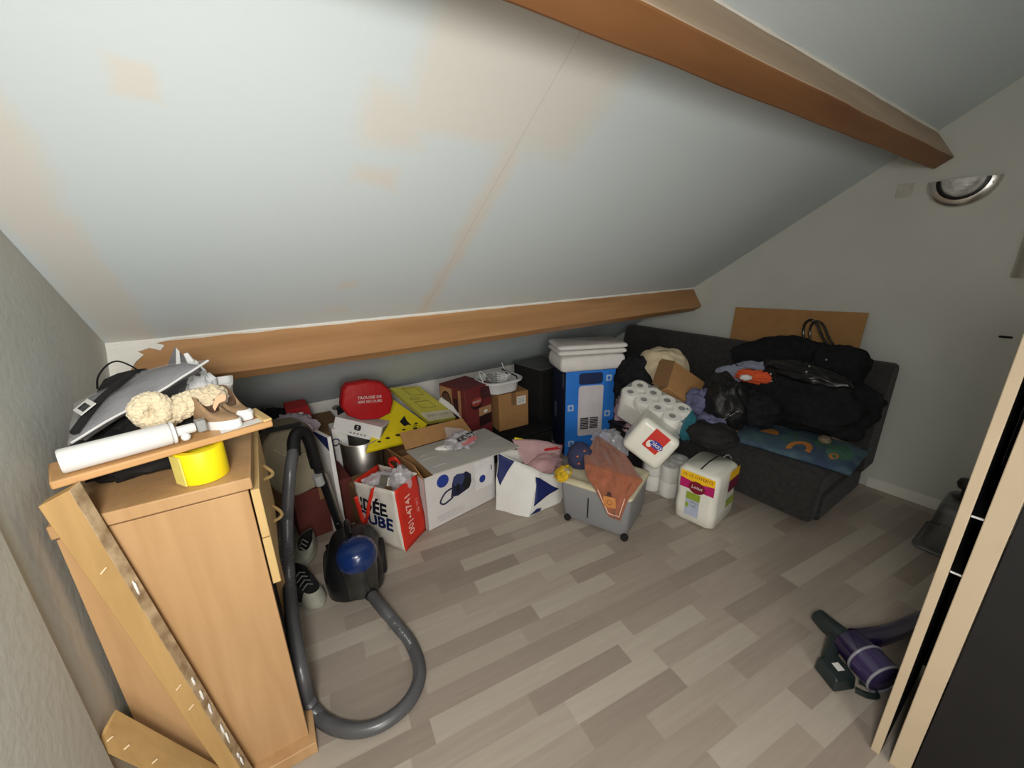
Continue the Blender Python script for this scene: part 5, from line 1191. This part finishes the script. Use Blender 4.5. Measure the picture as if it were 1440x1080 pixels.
# dark coat bundle, bag, other clothes
t = thing('black_coat', 'large black wool coat bundled up in the middle of the sofa seat', 'coat', (2.75, 1.0, SZ))
m = MB(); m.blob(CP(1110, 556, 2.62), (0.22, 0.47, 0.19), M_coat, 0.16, 2.2, 64, 36, 3, rot=-0.10, fold=0.22, power=0.75, flat=SZ + 0.058)
off_sofa(m); m.build('coat_body', t, sub=1)
m = MB(); m.blob(CP(1058, 574, 2.46), (0.12, 0.16, 0.11), M_coat, 0.2, 2.4, 40, 24, 13, rot=0.2, fold=0.3); off_sofa(m); m.build('sleeve', t, sub=1)
m = MB(); m.blob(CP(1150, 576, 2.44), (0.12, 0.22, 0.09), M_coat, 0.2, 2.4, 40, 24, 23, rot=-0.1, fold=0.3); off_sofa(m); m.build('sleeve', t, sub=1)
t = thing('black_jacket', 'black jacket lying over the top of the sofa backrest in front of the cardboard', 'jacket', CP(1120, 500, 2.78))
m = MB(); m.blob(CP(1118, 506, 2.72), (0.13, 0.36, 0.15), M_coat, 0.18, 2.4, 54, 30, 33, rot=-0.05, fold=0.28); off_sofa(m); m.build('jacket_body', t, sub=1)
m = MB(); m.blob(CP(1180, 520, 2.46), (0.12, 0.15, 0.15), M_coat, 0.15, 2.2, 40, 24, 37, fold=0.2, power=0.7); off_sofa(m); m.build('jacket_collar', t, sub=1)
t = thing('glossy_black_handbag', 'glossy black handbag with tall strap loop lying between jacket and coat on the sofa', 'handbag', CP(1130, 525, 2.5))
m = MB(); m.blob(CP(1128, 527, 2.46), (0.10, 0.26, 0.075), M_gloss, 0.15, 2.6, 44, 24, 43, rot=-0.15, fold=0.3); off_sofa(m); m.build('bag_body', t, sub=1)
hp_ = spline([CP(1133, 492, 2.62), CP(1130, 470, 2.60), CP(1132, 456, 2.60), CP(1140, 450, 2.60), CP(1149, 456, 2.58), CP(1158, 476, 2.56), CP(1172, 494, 2.52)], 8)
m = MB(); m.tube(hp_, 0.008, M_gloss, 8); m.tube([p + V((0.02, -0.03, -0.006)) for p in hp_], 0.007, M_gloss, 8); m.build('strap', t)
m = MB(); 
for px, py in ((1084, 526), (1085, 536), (1134, 523), (1138, 515), (1135, 533), (1162, 506)): m.blob(CP(px, py, 2.36), (0.006, 0.006, 0.006), M_steel, 0, nu=10, nv=8)
m.build('metal_studs', t)
t = thing('blue_grey_shirt', 'pale blue grey shirt crumpled against the sofa back beside the black jacket', 'shirt', CP(1035, 520, 2.75))
m = MB(); m.blob(CP(1034, 526, 2.72), (0.05, 0.12, 0.06), mat('blue_grey_cotton', (136, 142, 160), 0.9, bump=0.3, bs=40), 0.25, 3, 34, 22, 51, rot=0.3, fold=0.4)
m.blob(CP(1068, 518, 2.68), (0.05, 0.14, 0.045), mat('blue_grey_cotton', (136, 142, 160), 0.9), 0.25, 3, 34, 22, 52, rot=0.1, fold=0.4); off_sofa(m); m.build('shirt_fabric', t, sub=1)
t = thing('orange_white_garment', 'bright orange and white garment peeping out beside the glossy black handbag', 'clothing', CP(1060, 528, 2.62))
m = MB(); m.blob(CP(1062, 530, 2.60), (0.05, 0.12, 0.045), mat('bright_orange', (222, 88, 46), 0.8, bump=0.2, bs=40), 0.2, 3, 30, 20, 61, rot=0.2, fold=0.3); off_sofa(m); m.build('orange_fabric', t)
m = MB(); m.blob(CP(1049, 531, 2.555), (0.022, 0.035, 0.02), M_paper, 0.2, 3, 20, 14, 62, rot=0.6); o = m.build('white_panel', t)
t = thing('lilac_scarf', 'blue lilac scarf crumpled beside the tilted brown box on the sofa', 'scarf', CP(990, 575, 2.6))
M_lil = mat('lilac_fabric', (96, 98, 128), 0.95, var=0.25, vs=16, bump=0.6, bs=50); m = MB()
m.blob(CP(985, 572, 2.62), (0.09, 0.13, 0.12), M_lil, 0.25, 3, 40, 26, 71, fold=0.45); m.blob(CP(1000, 594, 2.48), (0.08, 0.10, 0.06), M_lil, 0.25, 3, 34, 22, 72, fold=0.45); off_sofa(m); m.build('scarf_fabric', t, sub=1)
t = thing('black_sequin_bag', 'black bag with tiny metallic studs between the lilac scarf and the coat', 'bag', CP(1020, 570, 2.5))
m = MB(); m.blob(CP(1022, 572, 2.50), (0.13, 0.14, 0.17), mat('black_satin', (18, 18, 20), 0.5, bump=0.4, bs=60), 0.18, 2.6, 40, 26, 81, fold=0.3); m.blob(CP(1012, 548, 2.62), (0.09, 0.10, 0.13), M_blackm, 0.2, 2.6, 34, 22, 82, fold=0.3); m.blob(CP(1000, 610, 2.42), (0.12, 0.16, 0.08), M_blackm, 0.2, 2.6, 34, 22, 83, fold=0.3); off_sofa(m); m.build('bag_body', t, sub=1)
m = MB(); random.seed(2)
for k in range(9):
    q = CP(1017 + 2.6 * k, 586 - 1.2 * k + random.random() * 4, 2.315 + 0.004 * k); m.blob(q, (0.004, 0.004, 0.004), M_steel, 0, nu=8, nv=6)
m.build('studs', t)
# cream pillow and tilted cardboard box on the sofa
t = thing('cream_pillow', 'rounded cream pillow leaning on the sofa back behind the tilted brown box', 'pillow', CP(930, 512, 3.0))
m = MB(); m.blob(CP(931, 522, 2.96), (0.16, 0.18, 0.175), mat('cream_cotton', (206, 190, 160), 0.95, var=0.08, bump=0.4, bs=50), 0.10, 2.5, 48, 30, 5, fold=0.12, power=0.85); off_sofa(m); m.build('pillow_body', t, sub=1)
D3 = 2.74; P = CP(949, 508, D3); e1 = CV(46, 30, 6, D3); e2 = CV(-23, 35, -25, D3); e2 = e2 - e1 * (e2.dot(e1) / e1.dot(e1)); e3 = e1.cross(e2).normalized()
if (RW.transposed() @ e3).z < 0: e3 = -e3
e3 *= 0.10
t = thing('tilted_brown_box', 'small brown cardboard box lying tilted in front of the cream pillow', 'box', P)
m = MB(); obox(m, P, e1, e3, e2, M_card); m.build('carton', t, bevel=0.004)
sf = CV(-14, -5, 18, D3); m = MB(); m.slab([P - e3.normalized() * 0.001, P + sf, P + e2 + sf, P + e2 - e3.normalized() * 0.001], 0.004, M_cardd, tuple(-e3)); m.build('side_flap', t)
m = MB(); a_ = P + e1 * 0.86 + e2 * 0.98 - e3.normalized() * 0.0008; m.slab([a_, a_ + e1 * 0.12, a_ + e1 * 0.12 - e2 * 0.25, a_ - e2 * 0.2], 0.0008, mat('tape_brown', (140, 100, 62), 0.4), tuple(-e3)); m.build('packing_tape', t)
t = thing('teal_cloth', 'teal cloth edge showing between the toilet rolls and the black bag', 'cloth', CP(968, 590, 2.5))
m = MB(); m.blob(CP(966, 598, 2.50), (0.05, 0.06, 0.10), mat('teal_fabric', (32, 92, 104), 0.9, bump=0.3, bs=40), 0.2, 3, 26, 18, 91, fold=0.3); m.build('cloth_folds', t)
t = thing('black_clothes_heap', 'heap of black clothes on the sofa corner behind the blue box and pillow', 'clothing', CP(895, 530, 3.0))
m = MB(); m.blob(CP(893, 534, 3.02), (0.16, 0.18, 0.17), M_coat, 0.2, 2.6, 44, 28, 95, fold=0.3); off_sofa(m); m.build('clothes_folds', t, sub=1)

# ================================================================ right wall and right foreground
t = thing('half_moon_wall_lamp', 'half moon shaped chrome wall lamp with glass bowl high on the right wall', 'wall lamp', (XR, 0.5725, 1.85))
LMx = frame((XR - 0.001, 0.5725, 1.85), (0, -1, 0), (0, 0, 1))   # x to the right in view, z into the room
def half(r, z, n=28): return [LMx @ V((-r * math.cos(math.pi * k / n), -r * math.sin(math.pi * k / n), z)) for k in range(n + 1)]
M_chr = mat('chrome', (225, 222, 215), 0.30, metal=1.0, var=0.02)
M_gls = mat('cut_glass', (232, 232, 226), 0.1, alpha=0.6, spec=0.9, bump=1.0, bs=40, var=0.3, vs=30)
m = MB(); m.loft([half(0.137, 0), half(0.136, 0.010), half(0.128, 0.022), half(0.100, 0.030), half(0.096, 0.026), half(0.096, 0.0)], M_chr, True, False, closed=False)
m.build('flange', t, smooth=50)
m = MB(); m.loft([half(0.0955, 0.012), half(0.0955, 0.033), half(0.086, 0.036), half(0.084, 0.012)], M_black, False, False, closed=False); m.build('gasket', t)
m = MB(); m.loft([half(0.083, 0.014), half(0.080, 0.036), half(0.062, 0.056), half(0.040, 0.066), half(0.015, 0.070), half(0.001, 0.0705)], M_gls, False, False, closed=False); m.build('glass_bowl', t, smooth=60)
m = MB(); m.loft([half(0.060, 0.016), half(0.056, 0.030), half(0.05, 0.016)], M_chr, False, False, closed=False); m.lathe([(0.0, 0), (0.012, 0.002), (0.016, 0.03), (0.010, 0.045), (0, 0.048)], M_chr, 16, LMx @ TR((0.02, -0.03, 0.01)), False, False); m.build('reflector', t)
m = MB(); m.lathe([(0, 0), (0.006, 0.001), (0.005, 0.003), (0, 0.0035)], M_steel, 12, LMx @ TR((0.112, -0.03, 0.0285)), False, False); m.build('screw', t)
t = thing('steel_wall_fitting', 'brushed steel wall fitting cut off by the photo edge below the half moon lamp', 'fitting', (XR, 0.2, 1.36))
q = [UX(1420, 390, XR - 0.002), UX(1500, 385, XR - 0.002), UX(1500, 200, XR - 0.002), UX(1441, 318, XR - 0.002)]
z0, z1 = q[0].z, q[3].z + 0.12; ya, yb = q[0].y, q[0].y - 0.20
m = MB(); m.loft([[V((XR - 0.001 - x, y, z)) for x, y in ((0, ya), (0.035, ya - 0.012), (0.055, ya - 0.06), (0.055, yb + 0.06), (0.035, yb + 0.012), (0, yb))] for z in (z0, z1)], M_steel); m.build('shade', t, smooth=60)
m = MB(); m.box((XR - 0.03, ya - 0.15, z1 + 0.001), (XR - 0.001, ya - 0.05, z1 + 0.02), M_steel); m.build('mount', t)
m = MB(); a_ = UX(1405, 473, XR - 0.001); m.tube([a_ + V((0.0, -0.045, 0.0)), a_ + V((-0.004, -0.02, 0)), a_], 0.006, M_ink, 6); tag(m.build('wall_hook'), 'small black hook on the right wall just left of the tall beige edged cabinet', 'hook')
m = MB(); MX = UX(1272, 268, XR - 0.0015); m.box((XR - 0.004, MX.y - 0.035, MX.z - 0.035), (XR, MX.y + 0.035, MX.z + 0.035), mat('box_cover', (184, 182, 174), 0.85, var=0.12, vs=40)); tag(m.build('junction_box_cover', bevel=0.002), 'small square plaster-smeared junction cover beside the half moon lamp', 'cover')

# tub and knob object by the right wall
tubc = UZ(1335, 778, 0.0); tubc = V((2.90, 0.13, 0.0))
t = thing('smoky_plastic_tub', 'upturned smoky clear plastic tub on the floor by the right wall', 'tub', tubc)
M_tub = mat('smoky_clear', (74, 76, 80), 0.12, alpha=0.6, spec=0.8, var=0.1)
def tr_(hx, hy, z, r=0.04): return [tubc + V((x, y, z)) for x, y in rrect(2 * hx, 2 * hy, r, 6)]
m = MB(); m.loft([tr_(0.17, 0.15, 0.003), tr_(0.172, 0.152, 0.018), tr_(0.150, 0.130, 0.026), tr_(0.128, 0.108, 0.25), tr_(0.115, 0.095, 0.265)], M_tub, False, True); m.build('tub_shell', t, smooth=50)
m = MB(); m.loft([tr_(0.171, 0.151, 0.002), tr_(0.176, 0.156, 0.010), tr_(0.171, 0.151, 0.019)], mat('smoky_rim', (96, 98, 102), 0.2), False, False); m.build('rim', t)
t = thing('ornament', 'small round dark ornament on top of the upturned smoky tub', 'ornament', tubc + V((0.02, 0.05, 0.2665)))
m = MB(); m.lathe([(0.0, 0), (0.035, 0.0), (0.04, 0.008), (0.012, 0.02), (0.012, 0.05), (0.03, 0.062), (0.038, 0.085), (0.03, 0.108), (0.0, 0.116)], mat('dark_bronze', (52, 46, 44), 0.4), 24, TR(tubc + V((0.02, 0.05, 0.2665))), False, False); m.build('ornament_body', t)

# purple stick vacuum lying on the floor
t = thing('cordless_handheld_vacuum', 'purple and dark green cordless vacuum lying on the floor beside the tall cabinet', 'vacuum cleaner', UZ(1200, 930, 0))
M_dg = mat('dark_green_plastic', (34, 44, 44), 0.35, spec=0.5); M_pur = mat('purple_plastic', (34, 24, 58), 0.22, spec=0.6, coat=0.4); M_purt = mat('purple_clear', (66, 54, 96), 0.12, alpha=0.85, spec=0.8)
def gz(px, py, z): return UZ(px, py, z)
m = MB(); hb_ = [gz(1151, 866, 0.06), gz(1165, 880, 0.062), gz(1182, 893, 0.068), gz(1196, 902, 0.075)]
m.tube(spline(hb_, 5), [0.030 + 0.006 * math.sin(k * 0.2) for k in range(16)], M_dg, 16); m.build('motor_head', t)
m = MB(); m.tube(spline([gz(1178, 893, 0.062), gz(1170, 912, 0.05), gz(1164, 930, 0.04), gz(1166, 945, 0.032)], 6), [0.026 - 0.0004 * k for k in range(19)], M_dg, 14); m.build('handle', t)
bt = [gz(1143, 938, 0.005), gz(1172, 975, 0.005), gz(1203, 970, 0.005), gz(1170, 928, 0.005)]
m = MB(); tp_ = [p + V((0, 0, 0.055)) for p in bt]; cc = sum(tp_, V()) / 4; tp_ = [cc + (p - cc) * 0.9 for p in tp_]; m.hexa(bt + tp_, M_dg); bat = m.build('battery', t, bevel=0.008, seg=3)
m = MB(); s0 = tp_[1].lerp(tp_[2], 0.62); ed = (tp_[2] - tp_[1]).normalized(); fd = (tp_[0] - tp_[1]).normalized(); s0 = tp_[1].lerp(tp_[2], 0.40) + fd * 0.028 + V((0, 0, 0.0008)); m.slab([s0, s0 + ed * 0.026, s0 + ed * 0.026 + fd * 0.030, s0 + fd * 0.030], 0.0008, M_paper, (0, 0, 1)); m.build('label_sticker', bat)
cyl0, cyl1 = gz(1190, 898, 0.085), gz(1246, 958, 0.075)
ax = (cyl1 - cyl0)
m = MB(); m.tube([cyl0, cyl0 + ax * 0.04, cyl0 + ax * 0.5, cyl0 + ax * 0.55], [0.045, 0.056, 0.060, 0.056], M_pur, 24); m.build('cyclone', t)
m = MB(); m.tube([cyl0 + ax * 0.5, cyl0 + ax * 0.52, cyl0 + ax * 0.93, cyl0 + ax * 0.99], [0.058, 0.063, 0.063, 0.05], M_purt, 24); m.build('clear_bin', t)
M_grr = mat('grey_rim', (150, 148, 158), 0.25); m = MB()
for f_ in (0.5, 0.97): 
    ring = []; d_ = ax.normalized(); a_ = d_.cross(V((0, 0, 1))).normalized(); b_2 = a_.cross(d_)
    c_ = cyl0 + ax * f_; m.tube([c_ + 0.064 * (math.cos(k * math.pi / 14) * a_ + math.sin(k * math.pi / 14) * b_2) for k in range(29)], 0.0045, M_grr, 6)
m.build('bin_rims', t)
m = MB(); m.tube(spline([gz(1204, 900, 0.08), gz(1232, 895, 0.07), gz(1262, 886, 0.055), gz(1300, 868, 0.045), gz(1330, 858, 0.04)], 6), [0.040 - 0.0008 * k for k in range(25)], M_pur, 16); m.build('wand', t)
m = MB(); m.tube(spline([gz(1203, 970, 0.012), gz(1220, 978, 0.012), gz(1233, 978, 0.01), gz(1222, 965, 0.012), gz(1208, 958, 0.012)], 6), 0.010, M_dg, 8); m.build('trigger_guard', t)

# tall beige-edged cabinet at the right edge
wx = 1.395
t = thing('tall_black_cabinet', 'tall black cabinet with beige front edges cut off by the right side of the photo', 'cabinet', (wx, 0.03, 0))
M_bei = mat('beige_edge', (182, 164, 138), 0.5, var=0.04); M_blk = mat('black_panel', (18, 17, 18), 0.55, var=0.2)
yA1, yA0 = UX(1302, 840, wx).y, UX(1321, 840, wx).y
yB1, yB0 = UX(1341, 840, wx).y, UX(1383, 840, wx).y
CH = UX(1440, 440, wx).z; CD = 0.45
for nm, y0_, y1_ in (('side_panel', yA0, yA1), ('divider_panel', yB0, yB1)):
    m = MB(); m.box((wx + 0.006, y0_, 0), (wx + CD, y1_, CH), M_blk); pn_ = m.build(nm, t)
    m = MB(); m.box((wx, y0_, 0), (wx + 0.006, y1_, CH), M_bei); o = m.build('edge_strip', pn_, bevel=0.002); o['label'] = 'beige front edge'
m = MB(); m.box((wx + CD - 0.01, yB1 + 0.0005, 0.05), (wx + CD, yA0 - 0.0005, CH), M_blk); m.build('back_panel', t)
for px, py in ((1368, 726), (1343, 806)):
    z_ = UX(px, py, wx + 0.02).z; m = MB(); m.box((wx + 0.02, yB1 + 0.0005, z_ - 0.004), (wx + CD - 0.012, yA0 - 0.0005, z_ + 0.004), M_blk); sh = m.build('shelf', t)
    m = MB(); m.box((wx + 0.018, yB1 + 0.0005, z_ - 0.0025), (wx + 0.0198, yA0 - 0.0005, z_ + 0.0025), M_whitep); m.build('shelf_edge', sh)
m = MB(); m.box((wx + 0.004, yB0 - 0.62, 0.03), (wx + 0.022, yB0 - 0.002, CH - 0.01), M_blk); dr = m.build('door', t, bevel=0.002)
m = MB(); m.box((wx + 0.024, yB0 - 0.62, 0), (wx + CD, yB0 - 0.001, 0.028), M_blk); m.box((wx + 0.024, yB0 - 0.62, 0.03), (wx + CD, yB0 - 0.6, CH), M_blk); m.build('carcass', t)
m = MB(); m.box((wx, yB0 - 0.62, CH + 0.001), (wx + CD, yA1, CH + 0.02), M_blk); m.build('top_panel', t)
